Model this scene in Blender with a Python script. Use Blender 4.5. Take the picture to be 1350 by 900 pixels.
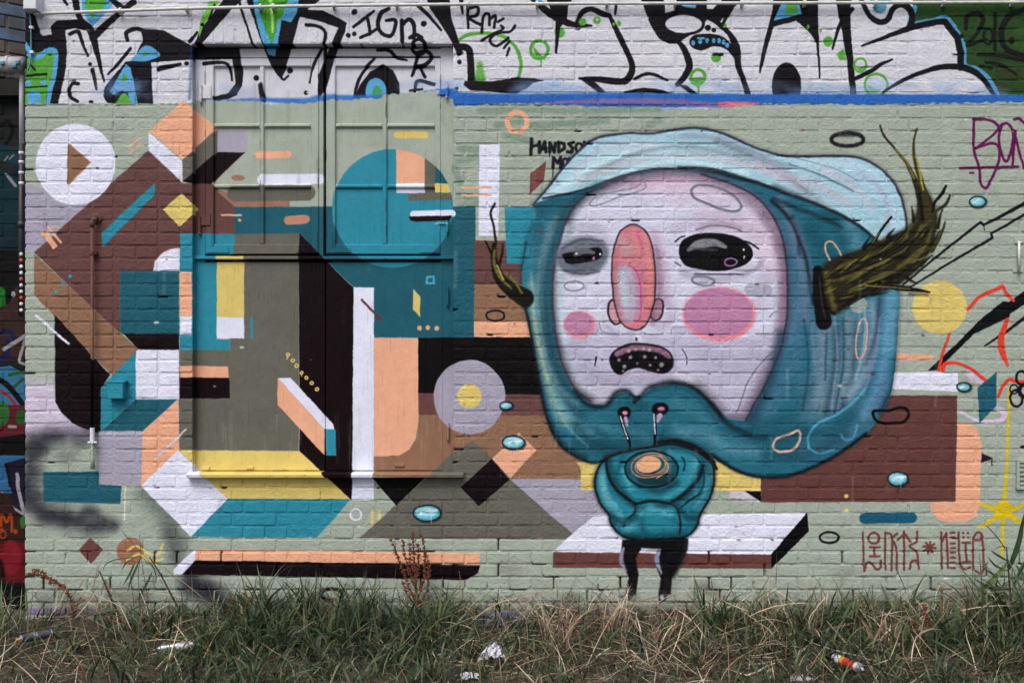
import bpy, math, random
import numpy as np
from mathutils import Vector, Matrix
random.seed(7); rng = np.random.default_rng(11)
for _o in list(bpy.data.objects): bpy.data.objects.remove(_o)
SC = bpy.context.scene; COL = SC.collection
R = math.radians
U = 0.004            # metres per photo pixel on the wall face
CAMD = 5.2; CAMH = 1.5
# ---------------- camera
cam = bpy.data.cameras.new('camera'); camo = bpy.data.objects.new('camera', cam); COL.objects.link(camo)
camo.location = (0, -CAMD, CAMH); camo.rotation_euler = (R(90), 0, 0)
cam.sensor_width = 36; cam.lens = 36*CAMD/(1350*U); cam.clip_start = 0.05; cam.clip_end = 2000
SC.camera = camo
# ---------------- world and sun (overcast day, brighter from upper left)
SUN_E, SUN_A = 56, 20          # elevation; degrees to the left of the view's back
w = bpy.data.worlds.new('World'); SC.world = w; w.use_nodes = True
nt = w.node_tree; bg = nt.nodes['Background']
sky = nt.nodes.new('ShaderNodeTexSky'); sky.sky_type = 'NISHITA'; sky.sun_disc = False
sky.sun_elevation = R(SUN_E); sky.sun_rotation = R(180+SUN_A); sky.air_density = 1.0; sky.dust_density = 5.0; sky.ozone_density = 1.0
nt.links.new(sky.outputs[0], bg.inputs[0]); bg.inputs[1].default_value = 0.11
sun = bpy.data.lights.new('sun', 'SUN'); suno = bpy.data.objects.new('sun', sun); COL.objects.link(suno)
sun.energy = 1.5; sun.angle = R(36); sun.color = (1.0, 0.99, 0.98)
_d = Vector((-math.sin(R(SUN_A))*math.cos(R(SUN_E)), -math.cos(R(SUN_A))*math.cos(R(SUN_E)), math.sin(R(SUN_E))))
suno.rotation_euler = _d.to_track_quat('Z', 'Y').to_euler()
SC.view_settings.view_transform = 'Standard'; SC.view_settings.look = 'None'
SC.view_settings.gamma = 1; SC.view_settings.exposure = 0.47; SC.view_settings.use_curve_mapping = False

def W(px, py, y=0.0):
    k = (CAMD+y)/CAMD
    return Vector(((px-675)*U*k, y, CAMH+(450-py)*U*k))
def G(px, py, z=0.0):     # ground point seen at this pixel
    t = 1300*(CAMH-z)/(py-450)
    return Vector(((px-675)*t/1300, -CAMD+t, z))
# ---------------- brick bond of the main wall, in photo pixels on the wall face
PITCH = 16.77; J0 = 22.2
OX0, OX1, OY0, OY1 = 253.5, 597.5, 57.5, 628.5          # opening
LAY = []      # (x0, x1, y0, y1, kind)
lr = random.Random(5)
def course(xa, xb, y0, y1, header, phase):
    step = 29.25 if header else 58.5
    n0 = math.floor((xa-phase)/step); x = phase+n0*step
    while x < xb-1:
        a, b = max(x, xa), min(x+step, xb)
        if b-a > 7: LAY.append((a+(1.3 if a > xa else 0), b-(1.3 if b < xb else 0), y0, y1, 'h' if (b-a) < 34 else 's'))
        x += step
for k in range(-4, 51):
    ya, yb = J0+PITCH*(k-1), J0+PITCH*k
    y0, y1 = ya+1.35, yb-1.35
    hdr = (k % 2 == 1)                    # course k ends at joint k; headers on odd courses
    def run(xa, xb, ph): course(xa, xb, y0, y1, hdr, ph-(14.6 if hdr else 0))
    if y1 < 8: run(33, 1498, 598.5)
    elif y0 < OY0-8: run(33, 253, 33-.0 if not hdr else 33+14.6); run(598, 1498, 598.5)
    elif y0 < OY1-4: run(33, OX0, 33 if not hdr else 33+14.6); run(OX1, 1498, 598.5)
    else: run(33, 1498, 598.5)
for i in range(25):
    x = 254.5+i*13.75
    LAY.append((x+.6, x+13.15, 9.5, 56.8, 'v'))
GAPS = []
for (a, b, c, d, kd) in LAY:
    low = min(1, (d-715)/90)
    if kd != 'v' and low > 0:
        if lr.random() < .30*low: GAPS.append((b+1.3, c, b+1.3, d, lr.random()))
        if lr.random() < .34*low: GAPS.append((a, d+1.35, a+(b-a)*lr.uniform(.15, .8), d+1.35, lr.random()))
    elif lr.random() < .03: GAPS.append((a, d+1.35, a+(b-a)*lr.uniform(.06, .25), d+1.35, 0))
# ======================= the mural: painted by code on one picture =======================
S = 1.6; CX0, CY0, CX1, CY1 = -20, -60, 1500, 880
def value_noise(h, w_, cell, seed):
    r = np.random.default_rng(seed); gh, gw = int(h/cell)+3, int(w_/cell)+3
    g = r.random((gh, gw)).astype(np.float32)*2-1
    yy = np.arange(h)/cell; xx = np.arange(w_)/cell
    yi = yy.astype(int); xi = xx.astype(int); fy = (yy-yi).astype(np.float32); fx = (xx-xi).astype(np.float32)
    fy = (fy*fy*(3-2*fy))[:, None]; fx = (fx*fx*(3-2*fx))[None, :]
    a = g[yi][:, xi]; b = g[yi][:, xi+1]; c = g[yi+1][:, xi]; d = g[yi+1][:, xi+1]
    return (a*(1-fx)+b*fx)*(1-fy)+(c*(1-fx)+d*fx)*fy
class Canvas:
    def __init__(s, x0, y0, x1, y1, S, base):
        s.x0, s.y0, s.S = x0, y0, S
        s.W = int((x1-x0)*S); s.H = int((y1-y0)*S)
        s.C = np.empty((s.H, s.W, 3), np.float32); s.C[:] = np.array(base)/255
        wx = value_noise(s.H, s.W, 22*S/1.6, 1)*0.45+value_noise(s.H, s.W, 5*S/1.6, 2)*0.3
        wy = value_noise(s.H, s.W, 22*S/1.6, 3)*0.45+value_noise(s.H, s.W, 5*S/1.6, 4)*0.3
        s.PX = (x0+(np.arange(s.W)+.5)/S)[None, :].astype(np.float32)+wx
        s.PY = (y0+(np.arange(s.H)+.5)/S)[:, None].astype(np.float32)+wy
        s.N = value_noise(s.H, s.W, 2, 5)*.5+value_noise(s.H, s.W, 9, 6)*.5
    def win(s, a, b, c, d):
        i0 = max(0, int((a-s.x0)*s.S)-1); i1 = min(s.W, int((c-s.x0)*s.S)+2)
        j0 = max(0, int((b-s.y0)*s.S)-1); j1 = min(s.H, int((d-s.y0)*s.S)+2)
        return (slice(j0, j1), slice(i0, i1)) if i1 > i0 and j1 > j0 else None
    def comp(s, sl, D, col, soft, op, clip):
        a = np.clip(0.5-D/max(soft, .45), 0, 1)
        if soft > 2.5:
            a = a*a*(3-2*a); a = np.clip(a*(1+0.25*s.N[sl]), 0, 1)
        a = a*op
        if clip is not None: a = a*clip[sl]
        c = np.array(col, np.float32)/255
        s.C[sl] += a[..., None]*(c-s.C[sl])
    @staticmethod
    def spl(pts, closed=False, n=7):
        P = [np.array(p, float) for p in pts]
        if len(P) < 3: return P if not closed else P
        out = []; m = len(P); rngi = range(m if closed else m-1)
        for i in rngi:
            p1, p2 = P[i], P[(i+1) % m]
            p0 = P[(i-1) % m] if (closed or i > 0) else 2*p1-p2
            p3 = P[(i+2) % m] if (closed or i < m-2) else 2*p2-p1
            for k in range(n):
                t = k/n
                out.append(.5*((2*p1)+(-p0+p2)*t+(2*p0-5*p1+4*p2-p3)*t*t+(-p0+3*p1-3*p2+p3)*t**3))
        if not closed: out.append(P[-1])
        return out
    def sdp(s, pts, sl):
        X, Y = s.PX[sl], s.PY[sl]; D = np.full(X.shape, 1e9, np.float32); ins = np.zeros(X.shape, bool)
        m = len(pts)
        for i in range(m):
            ax, ay = pts[i][:2]; bx_, by_ = pts[(i+1) % m][:2]
            ex, ey = bx_-ax, by_-ay; L = ex*ex+ey*ey+1e-9
            wx, wy = X-ax, Y-ay
            t = np.clip((wx*ex+wy*ey)/L, 0, 1)
            D = np.minimum(D, (wx-ex*t)**2+(wy-ey*t)**2)
            if ay != by_:
                c = ((Y >= ay) != (Y >= by_)) & (wx < ex*wy/ey); ins ^= c
        D = np.sqrt(D); return np.where(ins, -D, D)
    def P(s, pts, col, soft=.8, op=1, sm=False, clip=None):
        if sm: pts = s.spl(pts, True, 5)
        xs = [p[0] for p in pts]; ys = [p[1] for p in pts]; e = soft+3
        sl = s.win(min(xs)-e, min(ys)-e, max(xs)+e, max(ys)+e)
        if sl: s.comp(sl, s.sdp(pts, sl), col, soft, op, clip)
    def mask(s, pts, sm=False, soft=.8):
        if sm: pts = s.spl(pts, True, 5)
        M = np.zeros((s.H, s.W), np.float32); xs = [p[0] for p in pts]; ys = [p[1] for p in pts]
        sl = s.win(min(xs)-5, min(ys)-5, max(xs)+5, max(ys)+5)
        M[sl] = np.clip(.5-s.sdp(pts, sl)/soft, 0, 1); return M
    def emask(s, cx, cy, rx, ry):
        M = np.zeros((s.H, s.W), np.float32); sl = s.win(cx-rx-3, cy-ry-3, cx+rx+3, cy+ry+3)
        M[sl] = np.clip(.5-(np.sqrt(((s.PX[sl]-cx)/rx)**2+((s.PY[sl]-cy)/ry)**2)-1)*min(rx, ry)/.8, 0, 1); return M
    def L(s, pts, w, col, soft=.9, op=1, sm=True, clip=None, closed=False):
        n = len(pts); ws = list(w) if hasattr(w, '__len__') else [w]*n
        if len(ws) != n: ws = list(np.interp(np.linspace(0, 1, n), np.linspace(0, 1, len(ws)), ws))
        q = [(p[0], p[1], ww) for p, ww in zip(pts, ws)]
        if sm and n > 2: q = s.spl(q, closed, 5)
        if closed: q = list(q)+[q[0]]
        xs = [p[0] for p in q]; ys = [p[1] for p in q]; e = max(ws)/2+soft+3
        a, b = min(xs)-e, min(ys)-e; sl = s.win(a, b, max(xs)+e, max(ys)+e)
        if not sl: return
        D = np.full((sl[0].stop-sl[0].start, sl[1].stop-sl[1].start), 1e6, np.float32)
        for i in range(len(q)-1):
            ax, ay, aw = q[i]; bx_, by_, bw = q[i+1]
            s2 = s.win(min(ax, bx_)-e, min(ay, by_)-e, max(ax, bx_)+e, max(ay, by_)+e)
            if not s2: continue
            loc = (slice(s2[0].start-sl[0].start, s2[0].stop-sl[0].start), slice(s2[1].start-sl[1].start, s2[1].stop-sl[1].start))
            ex, ey = bx_-ax, by_-ay; LL = ex*ex+ey*ey+1e-9
            wx, wy = s.PX[s2]-ax, s.PY[s2]-ay
            t = np.clip((wx*ex+wy*ey)/LL, 0, 1)
            d = np.sqrt((wx-ex*t)**2+(wy-ey*t)**2)-(aw+(bw-aw)*t)/2
            D[loc] = np.minimum(D[loc], d)
        s.comp(sl, D, col, soft, op, clip)
    def E(s, cx, cy, rx, ry, col, rot=0, soft=.8, op=1, ring=0, clip=None):
        r = max(rx, ry)+ring+soft+4; sl = s.win(cx-r, cy-r, cx+r, cy+r)
        if not sl: return
        X, Y = s.PX[sl]-cx, s.PY[sl]-cy; c, n = math.cos(R(rot)), math.sin(R(rot))
        a, b = (X*c+Y*n)/rx, (-X*n+Y*c)/ry; q = np.sqrt(a*a+b*b)+1e-6
        g = np.sqrt((a/rx)**2+(b/ry)**2)/q+1e-6
        D = (q-1)/g
        if ring: D = np.abs(D)-ring/2
        s.comp(sl, D, col, soft, op, clip)
    def image(s, name):
        im = bpy.data.images.new(name, s.W, s.H, alpha=False)
        A = np.ones((s.H, s.W, 4), np.float32); A[..., :3] = np.clip(s.C, 0, 1)[::-1]
        im.pixels.foreach_set(A.ravel()); im.update(); im.pack(); return im

SAGE=(158,169,157); WHT=(218,222,241); LIL=(160,157,175); BRN=(99,68,66); TAN=(137,104,82); TEA=(44,134,156)
DTE=(31,88,104); PEA=(226,168,137); YEL=(212,192,112); BLK=(17,5,10); OLI=(99,98,90); INK=(17,15,22)
GWH=(203,205,214); GGR=(84,158,60); GBL=(85,160,208)
K = Canvas(CX0, CY0, CX1, CY1, S, SAGE); P, L, E = K.P, K.L, K.E
# ---- upper strip of older graffiti
P([(-20,-60),(1500,-60),(1500,145),(-20,145)], GWH)
for i in range(60):
    x, y = random.uniform(33,1400), random.uniform(-40,130)
    L([(x,y),(x+random.uniform(20,80),y+random.uniform(-3,3))], random.uniform(5,14), random.choice([(188,188,200),(216,214,220),(196,190,196)]), soft=8, op=.35)
P([(33,-60),(33,14),(44,14),(54,46),(66,46),(67,35),(75,28),(104,26),(118,42),(98,37),(86,40),(88,70),(86,95),(77,137),(33,137)], INK)
P([(45,17),(66,18),(68,46),(56,48)], GWH)
P([(36,78),(42,70),(60,68),(74,66),(72,100),(66,137),(33,137),(33,110)], GGR)
L([(38,72),(50,76),(60,68),(70,66),(74,72),(72,95),(66,120),(61,140)], 6.5, GBL)
E(38,110,4,4,GBL); E(57,109,4,4,GBL); E(45,129,9,10,GBL); L([(35,100),(60,98)],3,INK); L([(46,93),(40,86)],2.5,INK); L([(33,116),(62,114)],2,INK)
L([(33,58),(38,66)],7,GBL)
L([(84,0),(88,6)],4,INK)
P([(106,-20),(150,-20),(148,8),(122,36),(108,14)], GBL); P([(112,-20),(138,-20),(140,6),(122,24),(112,10)], GGR)
L([(97,-20),(100,4),(106,25),(120,42),(129,75),(137,108)], [9,9,7,10,6,2.5], INK, sm=True)
L([(122,50),(140,33),(158,17),(176,3)], [10,9,8,8], INK); L([(136,-12),(150,2),(160,10)],[8,7,9],INK)
L([(92,45),(103,42),(109,58),(116,74)],[5,5,4,3],INK); E(119,85,2.4,2.4,INK); L([(122,93),(127,118)],[6,3],INK)
L([(103,111),(96,110),(91,118),(93,128),(102,134)],[5,5,5,4],INK); E(120,134,3,2,INK)
L([(168,53),(167,43),(179,38),(192,41)],[5,6,6,4],INK)
P([(186,38),(215,40),(252,60),(290,62),(290,79),(250,79),(205,82),(180,86),(174,82),(188,54)], INK)
L([(143,98),(158,82),(172,64)],[3,4.5,4],INK)
P([(173,80),(192,60),(211,72),(196,80),(176,84)], GBL, sm=True); P([(186,75),(191,68),(199,71)], GGR)
P([(166,82),(150,100),(138,116),(136,128),(141,135),(152,137),(202,137),(199,80)], INK)
P([(166,85),(172,90),(177,110),(181,137),(173,137),(168,122),(161,119),(150,125),(145,121),(155,102)], GBL)
P([(163,96),(168,103),(164,108),(158,109)], GGR); P([(152,137),(163,121),(169,127),(174,137)], GGR)
L([(210,91),(238,85)],[8,4],INK); E(246,84,3,3,INK)
P([(302,-10),(330,-10),(306,12),(262,62),(255,62),(262,44),(285,12)], INK); P([(276,2),(290,2),(270,32),(262,50),(264,30)], (110,190,60)); L([(283,6),(276,25)],2.5,INK)
E(267,33,2.5,2.5,INK); L([(250,55),(260,43)],[5,3],INK)
P([(250,61),(315,61),(320,95),(318,113),(311,125),(298,131),(280,134),(280,127),(300,122),(309,110),(308,88),(306,78),(250,79)], INK)
L([(269,84),(296,83),(303,92),(305,105)],[5,4,4,2.5],INK); E(337,102,3.6,3.6,INK); L([(343,112),(346,131)],[7,8],INK,soft=2)
L([(313,-5),(323,28),(333,58)],[4,3,3],INK)
P([(318,-20),(440,-20),(420,2),(398,18),(394,26),(385,62),(377,88),(371,101),(365,99),(357,86),(345,56)], INK)
P([(331,-20),(397,-20),(391,18),(384,30),(371,27),(367,55),(362,75),(354,72),(345,52),(336,20)], GBL)
P([(338,-20),(388,-20),(372,22),(365,28),(362,50),(358,58),(350,40),(342,18)], (70,150,50)); L([(356,-5),(358,15),(359,42)],[5,4,3],(165,215,110),soft=2)
L([(367,98),(373,104),(379,99)],[4,3,3],INK); E(381,92,4,4,INK)
P([(394,22),(402,13),(425,14),(450,26),(457,31),(455,42),(441,78),(431,115),(420,131),(419,100),(432,70),(446,37),(418,27)], INK)
L([(404,33),(420,35),(429,44),(425,62),(413,88),(407,109)],[5,4.5,4.5,4,4,2.5],INK); E(403,122,3,3,INK)
P([(464,135),(473,112),(488,93),(505,85),(518,92),(526,110),(527,132)], INK, sm=False); E(495,120,14,18,GBL); E(496,121,6,9,(70,150,90))
L([(493,78),(480,92),(471,108),(466,129)],[4,4,4,3],INK)
L([(466,36),(480,25),(493,15)],[4,4.5,3.5],INK); L([(484,22),(488,45)],4,INK); L([(475,50),(488,44),(498,37)],4,INK)
L([(512,12),(502,18),(498,32),(503,44),(514,48),(520,40),(521,27),(509,27)],[5,5.5,5.5,5,5,4.5,5,4],INK)
L([(530,55),(530,27)],5.5,INK); L([(530,34),(539,26),(546,34),(545,58)],[5,5.5,5.5,4],INK)
E(552,62,9,10,INK,ring=5); L([(540,50),(548,46),(556,50)],5,INK); E(559,32,4,4,INK)
L([(551,70),(548,84),(543,99)],[5,4.5,4],INK); L([(549,70),(563,68),(569,77),(560,86),(549,88)],5,INK); L([(553,88),(560,101)],4,INK)
L([(546,120),(551,106),(572,111)],[4,5,5],INK); L([(540,119),(556,117)],3.5,INK)
L([(498,66),(513,67),(524,77),(536,80)],[4,4.5,4,3],INK); E(467,16,4,4,INK); E(459,47,3,3,INK); E(467,45,3,3,INK)
L([(549,6),(566,22),(582,40)],[5,4.5,3],INK)
P([(560,-10),(592,-10),(595,25),(603,48),(611,70),(604,75),(596,56),(582,33),(566,10)], INK)
L([(606,62),(615,63),(620,72),(622,112)],[9,9,9,10],INK); E(606,82,3,3,INK); E(602,117,2.5,2.5,INK)
L([(606,52),(618,46),(640,44),(662,48),(679,62),(687,82),(684,103)],4.5,GGR); L([(633,84),(633,104)],[6,14],GGR,soft=6)
P([(613,107),(650,107),(682,102),(703,103),(718,106),(703,109),(694,117),(680,124),(650,121),(620,119),(611,113)], INK)
L([(608,0),(610,18)],[6,3],INK)
L([(617,11),(617,37)],3.8,INK); L([(617,11),(630,10),(629,20),(618,24),(634,33)],4.2,INK)
L([(635,43),(637,22),(644,19),(645,33)],3.8,INK); L([(645,26),(653,21),(651,36)],3.8,INK); L([(656,29),(664,25)],3.5,INK)
L([(679,34),(672,42),(656,44),(646,53),(653,61),(666,54),(670,50)],3.6,INK); L([(635,54),(650,45),(663,38),(660,34)],3.4,INK); L([(671,55),(664,64)],3.2,INK); L([(671,64),(668,74)],3.2,INK)
E(711,66,11.5,12,GGR,ring=4.5); P([(702,60),(706,76),(716,76)],GGR,soft=2); E(738,43,7,7,GGR,soft=2); L([(713,78),(713,88)],1.5,GGR)
L([(694,-8),(712,8),(728,20),(745,29),(760,33),(780,34)],[4,8,10,9,7,3],INK)
P([(716,-10),(760,-10),(749,8),(747,28),(739,36),(734,72),(731,70),(733,28)], INK); L([(704,-4),(712,2)],5,GBL)
L([(759,32),(767,17),(779,12),(793,18),(803,21)],[4,7,7,8,6],INK)
L([(803,20),(815,45),(829,74),(834,90),(828,104),(818,108),(790,105),(764,103)],[5,7,7,8,9,9,8,3],INK)
P([(764,103),(780,104),(798,122),(788,122)], INK, soft=1.5)
E(768,29,5,5,GGR,soft=2); E(787,27,5,5,GGR,soft=2); E(787,26,2,2,(190,210,180)); E(816,31,3,4,GGR,soft=2); E(809,32,2,2,GGR)
L([(812,8),(811,19)],[4,3],INK)
L([(837,104),(850,98),(863,99),(880,106)],[4,4.5,4.5,3],INK); L([(824,122),(845,119),(865,120),(888,126)],[3,5,5,3],INK)
P([(842,-10),(990,-10),(965,12),(950,28),(944,30),(932,26),(922,39),(905,50),(893,58),(882,58),(868,51),(857,33)], INK)
P([(950,-10),(962,-10),(940,12),(932,12),(932,-10)],GWH); P([(874,-10),(892,-10),(890,14),(877,17)],GWH)
L([(901,6),(915,8)],6,GBL)
E(901,32,25,13,GWH); E(901,32,26,14,INK,ring=4)
L([(892,52),(903,67),(909,86),(903,100),(893,112)],[5,8,9,8,6],INK); P([(890,110),(905,113),(924,126),(914,126)],INK,soft=1.5)
L([(932,22),(948,32),(962,46),(971,64),(973,85),(980,105),(987,128)],[5,7,7,10,8,7,8],INK)
P([(909,55),(915,47),(930,45),(945,46),(957,52),(970,66),(974,84),(964,72),(955,64),(940,62),(925,67),(913,63)], INK, sm=True)
for q in [(914,57),(923,55),(932,54),(941,54),(948,54),(954,56),(959,60)]: E(q[0],q[1],2.6,3.4,GBL)
L([(920,51),(928,51)],2.5,GBL)
E(933,37,4,4,INK); E(941,40,3.2,3,INK); E(944,76,6.5,6.5,GGR); L([(941,72),(952,72)],[3,4],INK); E(955,34,3,3,GGR); E(961,20,2,4,GGR)
E(920,102,9,9.5,GGR,ring=4.5); P([(911,102),(929,102),(921,118)],GGR,soft=2); L([(921,112),(921,122)],2.5,GGR)
L([(968,2),(961,16),(952,34)],[8,6,3],INK)
L([(1027,0),(1018,30),(1010,58),(1005,80),(1002,96)],[8,7,6,5,2],INK)
P([(1020,-10),(1078,-10),(1079,40),(1082,104),(1080,104),(1076,56),(1066,42),(1050,28),(1018,36)], INK)
P([(1030,6),(1054,6),(1057,19),(1020,28)], GBL); P([(1036,6),(1050,6),(1052,17),(1036,20)], GGR)
E(1037,114,19.5,31,INK); E(1065,36,2,3,GGR); E(1082,40,1.8,3,GGR)
P([(1100,-10),(1125,-10),(1121,12),(1122,45),(1126,88),(1129,128),(1121,128),(1117,84),(1110,42)], INK)
L([(1124,12),(1110,28),(1103,45),(1098,65)],[6,5,4,2.5],INK); L([(1127,104),(1148,94),(1160,86),(1176,79)],[5,6,5,2.5],INK)
E(1092,55,6.5,6.5,GGR,soft=1.5); P([(1103,72),(1112,64),(1116,80),(1107,80)],GGR,soft=2); E(1134,86,8,9,GGR,ring=3); P([(1127,88),(1142,88),(1134,95)],GGR,soft=2)
E(1155,112,15,14,GGR,ring=3.5); P([(1142,112),(1160,120),(1150,126)],(120,180,110),soft=4)
# dark green ground right
P([(1203,-10),(1500,-10),(1500,126),(1312,126),(1298,104),(1282,92),(1270,88),(1270,65),(1250,30),(1205,36)], (40,68,32))
for i in range(26):
    x, y = random.uniform(1250,1460), random.uniform(5,115); L([(x,y),(x+20,y+random.uniform(-8,8))],12,random.choice([(26,42,22),(58,88,38),(54,44,32)]),soft=10,op=.5,clip=None) if x>1290 or y<25 else None
L([(1198,36),(1206,10)],7,GBL); L([(1208,31),(1230,27),(1248,24),(1262,42),(1271,62),(1272,86),(1286,90),(1302,102),(1316,126)],6,(80,150,190))
L([(1136,0),(1146,20),(1158,29),(1170,26),(1177,12),(1188,6),(1199,12),(1203,26),(1196,40)],[6,7,8,8,7,8,9,8,6],INK); E(1160,9,9,9,(90,150,180)); L([(1150,0),(1172,0)],6,(90,150,180))
L([(1137,61),(1165,50),(1200,37),(1235,29),(1246,29),(1262,50),(1267,70),(1266,90)],[2.5,5,8,8,8,9,9,8],INK,sm=False)
L([(1164,122),(1190,106),(1220,94),(1250,88),(1278,92),(1296,104),(1312,127)],[2.5,5,6,8,9,7,5],INK)
L([(1273,38),(1276,22),(1290,18),(1296,28),(1288,45),(1276,60),(1300,52)],[5,6,6,6,5,5,4],(20,24,20)); E(1303,48,6,10,(20,24,20),ring=4); L([(1312,18),(1312,66)],5,(20,24,20))
L([(1352,12),(1330,22),(1320,45),(1328,66),(1350,74)],[7,8,8,7,7],(20,24,20)); E(1334,54,4,5,(20,24,20)); L([(1290,72),(1312,73),(1350,80)],[5,6,5],(20,24,20)); L([(1300,82),(1322,87),(1340,99)],[4,5,3],(20,24,20)); L([(1292,87),(1308,90)],4,(20,24,20)); E(1268,48,3,3,(20,24,20))
for i in range(30):
    x = random.uniform(33,1350); L([(x,random.uniform(105,125)),(x+random.uniform(20,70),random.uniform(108,128))],12,(120,155,205),soft=12,op=.28)
# blue band
P([(597,122),(700,124),(830,122),(1000,124),(1180,124),(1500,126),(1500,142),(597,142)], (42,98,180), soft=2.5)
L([(280,133),(345,131),(400,134),(430,131),(500,129),(520,124)],[4,5,10,12,9,3],(45,105,185),soft=5,op=.9); L([(560,122),(597,124)],[6,14],(45,105,185),soft=4)
L([(700,138),(790,134),(880,134),(945,139),(1000,139)],[3,7,8,6,3],(122,104,160),soft=5); L([(948,137),(975,138),(1000,137)],[5,8,3],(220,112,130),soft=3); L([(1010,140),(1160,141)],3,(180,150,190),soft=3)
L([(250,130),(253,60)],4,(30,60,110),soft=4,op=.5)
# ---- sage ground coat with a ragged top edge
top = []
for x in range(20, 1501, 4):
    y = float(np.interp(x,[20,250,256,280,345,346,410,430,500,506,575,580,597,598,690,780,930,1000,1170,1350,1500],[137,137,133,132,133,137,135,132,129,124,119,127,131,140,136,141,144,137,138,134,134]))
    top.append((x, y+random.uniform(-1.5,1.5)))
P(top+[(1500,900),(20,900)], SAGE, soft=.9)
for i in range(150):
    x, y = random.uniform(33,1450), random.uniform(160,790)
    L([(x,y),(x+random.uniform(15,60),y+random.uniform(-2,2))], random.uniform(5,12), random.choice([(152,160,146),(168,175,162),(163,164,158)]), soft=8, op=.4)
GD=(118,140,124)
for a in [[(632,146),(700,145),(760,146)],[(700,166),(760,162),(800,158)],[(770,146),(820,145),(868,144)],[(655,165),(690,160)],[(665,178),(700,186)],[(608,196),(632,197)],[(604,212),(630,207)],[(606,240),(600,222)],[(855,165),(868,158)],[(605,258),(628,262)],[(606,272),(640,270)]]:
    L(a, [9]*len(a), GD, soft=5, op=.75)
L([(1000,400),(1000,401)],1,SAGE)
# ---- left part
P([(20,246),(60,246),(130,268),(46,332),(20,331)], LIL, soft=1.2)
P([(33,508),(72,508),(75,535),(95,556),(133,572),(133,580),(33,572)], (200,190,212), soft=6)
L([(33,500),(66,505)],10,(190,186,200),soft=8,op=.6)
SPR=(38,38,48)
L([(118,574),(80,574),(48,584),(40,615),(38,655),(60,676),(84,682)],[6,14,18,10,14,12,10],SPR,soft=34,op=.9)
L([(60,678),(100,684),(118,676),(150,690)],[12,14,10,10],SPR,soft=22,op=.75); L([(120,694),(150,695)],8,SPR,soft=16,op=.6)
L([(190,650),(212,672),(232,700),(240,722)],[16,22,20,10],(92,106,98),soft=30,op=.8); L([(222,700),(232,735)],14,(60,64,70),soft=26,op=.7)
L([(252,770),(280,782),(300,800)],[24,26,20],SPR,soft=28,op=1); L([(236,745),(255,765)],8,SPR,soft=9,op=.5)
hz = random.Random(4)
for i in range(70):
    q = hz.choice([(118,574),(95,574),(70,575),(50,582),(42,600),(40,620),(40,645),(50,668),(70,680),(95,684),(115,682),(140,690),(280,785),(262,772)])
    r_ = hz.uniform(6,15); E(q[0]+hz.gauss(0,9),q[1]+hz.gauss(0,8),r_,r_*.7,(44,46,54),soft=r_*1.8,op=hz.uniform(.12,.42))
E(99.5,216.5,52.5,53.5,WHT,soft=1.2)
P([(195,199),(240,241),(280,243),(309,272),(309,308),(240,308),(240,360),(158,360),(158,440),(45,333)], BRN)
E(99.5,216.5,52.5,53.5,WHT,soft=1.2)
P([(195,199),(240,241),(240,300),(60,335),(45,333),(140,247)], BRN, clip=1-K.emask(99.5,216.5,52.5,53.5))
P([(89,190),(92,190),(120,214),(91,243),(88,242)], TAN); L([(120,214),(91,243)],1.3,(190,130,100)); L([(90,190),(120,214)],1,(190,130,100))
P([(45,335),(183,461),(148,495),(45,389)], TAN); 
P([(72,415),(145,494),(133,512),(133,571),(115,566),(95,557),(80,543),(73,528)], BLK)
P([(158,357),(236,357),(236,440),(163,440),(158,437)], DTE); P([(163,440),(236,440),(236,461),(183,461)], BLK)
P([(181,462),(179,526),(133,568),(133,510)], TEA); L([(133,512),(133,566)],2,(90,150,170),soft=3,op=.4)
P([(183,461),(237,461),(237,526),(179,526),(179,463)], WHT)
P([(179,526),(234,526),(188,568),(134,568)], DTE); P([(235,526),(236,593),(186,640),(188,568)], PEA); P([(130,568),(188,568),(186,639),(130,639)], LIL)
L([(133,572),(186,571)],4,(190,186,205),soft=5,op=.7)
P([(57,622),(130,621),(130,639),(160,640),(159,664),(57,661)], DTE); L([(165,640),(164,686)],1.4,(215,215,220))
P([(237,327),(237,357),(201,357),(204,345),(214,333),(226,328)], WHT); L([(201,357),(204,345),(214,333),(226,328),(237,327)],1,(170,90,80),op=.7)
# door and window side
P([(236,461),(303,461),(308,300),(394,307),(394,594),(236,594)], OLI)
P([(308,272),(628,272),(627,445),(490,445),(466,379),(394,307),(308,308)], DTE)
P([(237,308),(308,308),(308,337),(286,337),(286,447),(303,447),(303,461),(237,461)], TEA)
P([(237,358),(253,358),(253,417),(237,417)], PEA); P([(237,417),(253,417),(253,441),(237,441)], WHT)
P([(286,338),(322,338),(322,418),(286,418)], YEL); P([(286,418),(322,418),(322,446),(286,446)], WHT)
P([(237,482),(301,483),(302,498),(237,497)], PEA); P([(237,497),(302,498),(303,525),(237,525)], BLK); L([(332,419),(332,446)],3,TEA)
P([(394,307),(466,380),(464,660),(395,595)], BLK)
P([(241,133),(286,168),(241,211),(197,173)], PEA)
P([(196,174),(240,212),(240,240),(196,198)], WHT); P([(240,211),(286,170),(286,200),(241,239)], OLI); P([(241,239),(286,200),(322,200),(278,243),(254,242)], BLK); P([(286,170),(325,170),(325,200),(286,200)], LIL)
L([(322,200),(278,243)],.9,(150,60,60),op=.6)
L([(170,194),(185,182)],2,PEA); L([(170,203),(185,191)],2,PEA)
P([(239,255),(262,276),(236,299),(215,276)], YEL); P([(204,241),(204,257),(135,326),(134,307)], TEA)
P([(53,306),(60,302),(76,325),(70,329)], PEA); L([(63,299),(80,320)],3,PEA); L([(68,299),(78,300)],3,PEA,op=.6)
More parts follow.
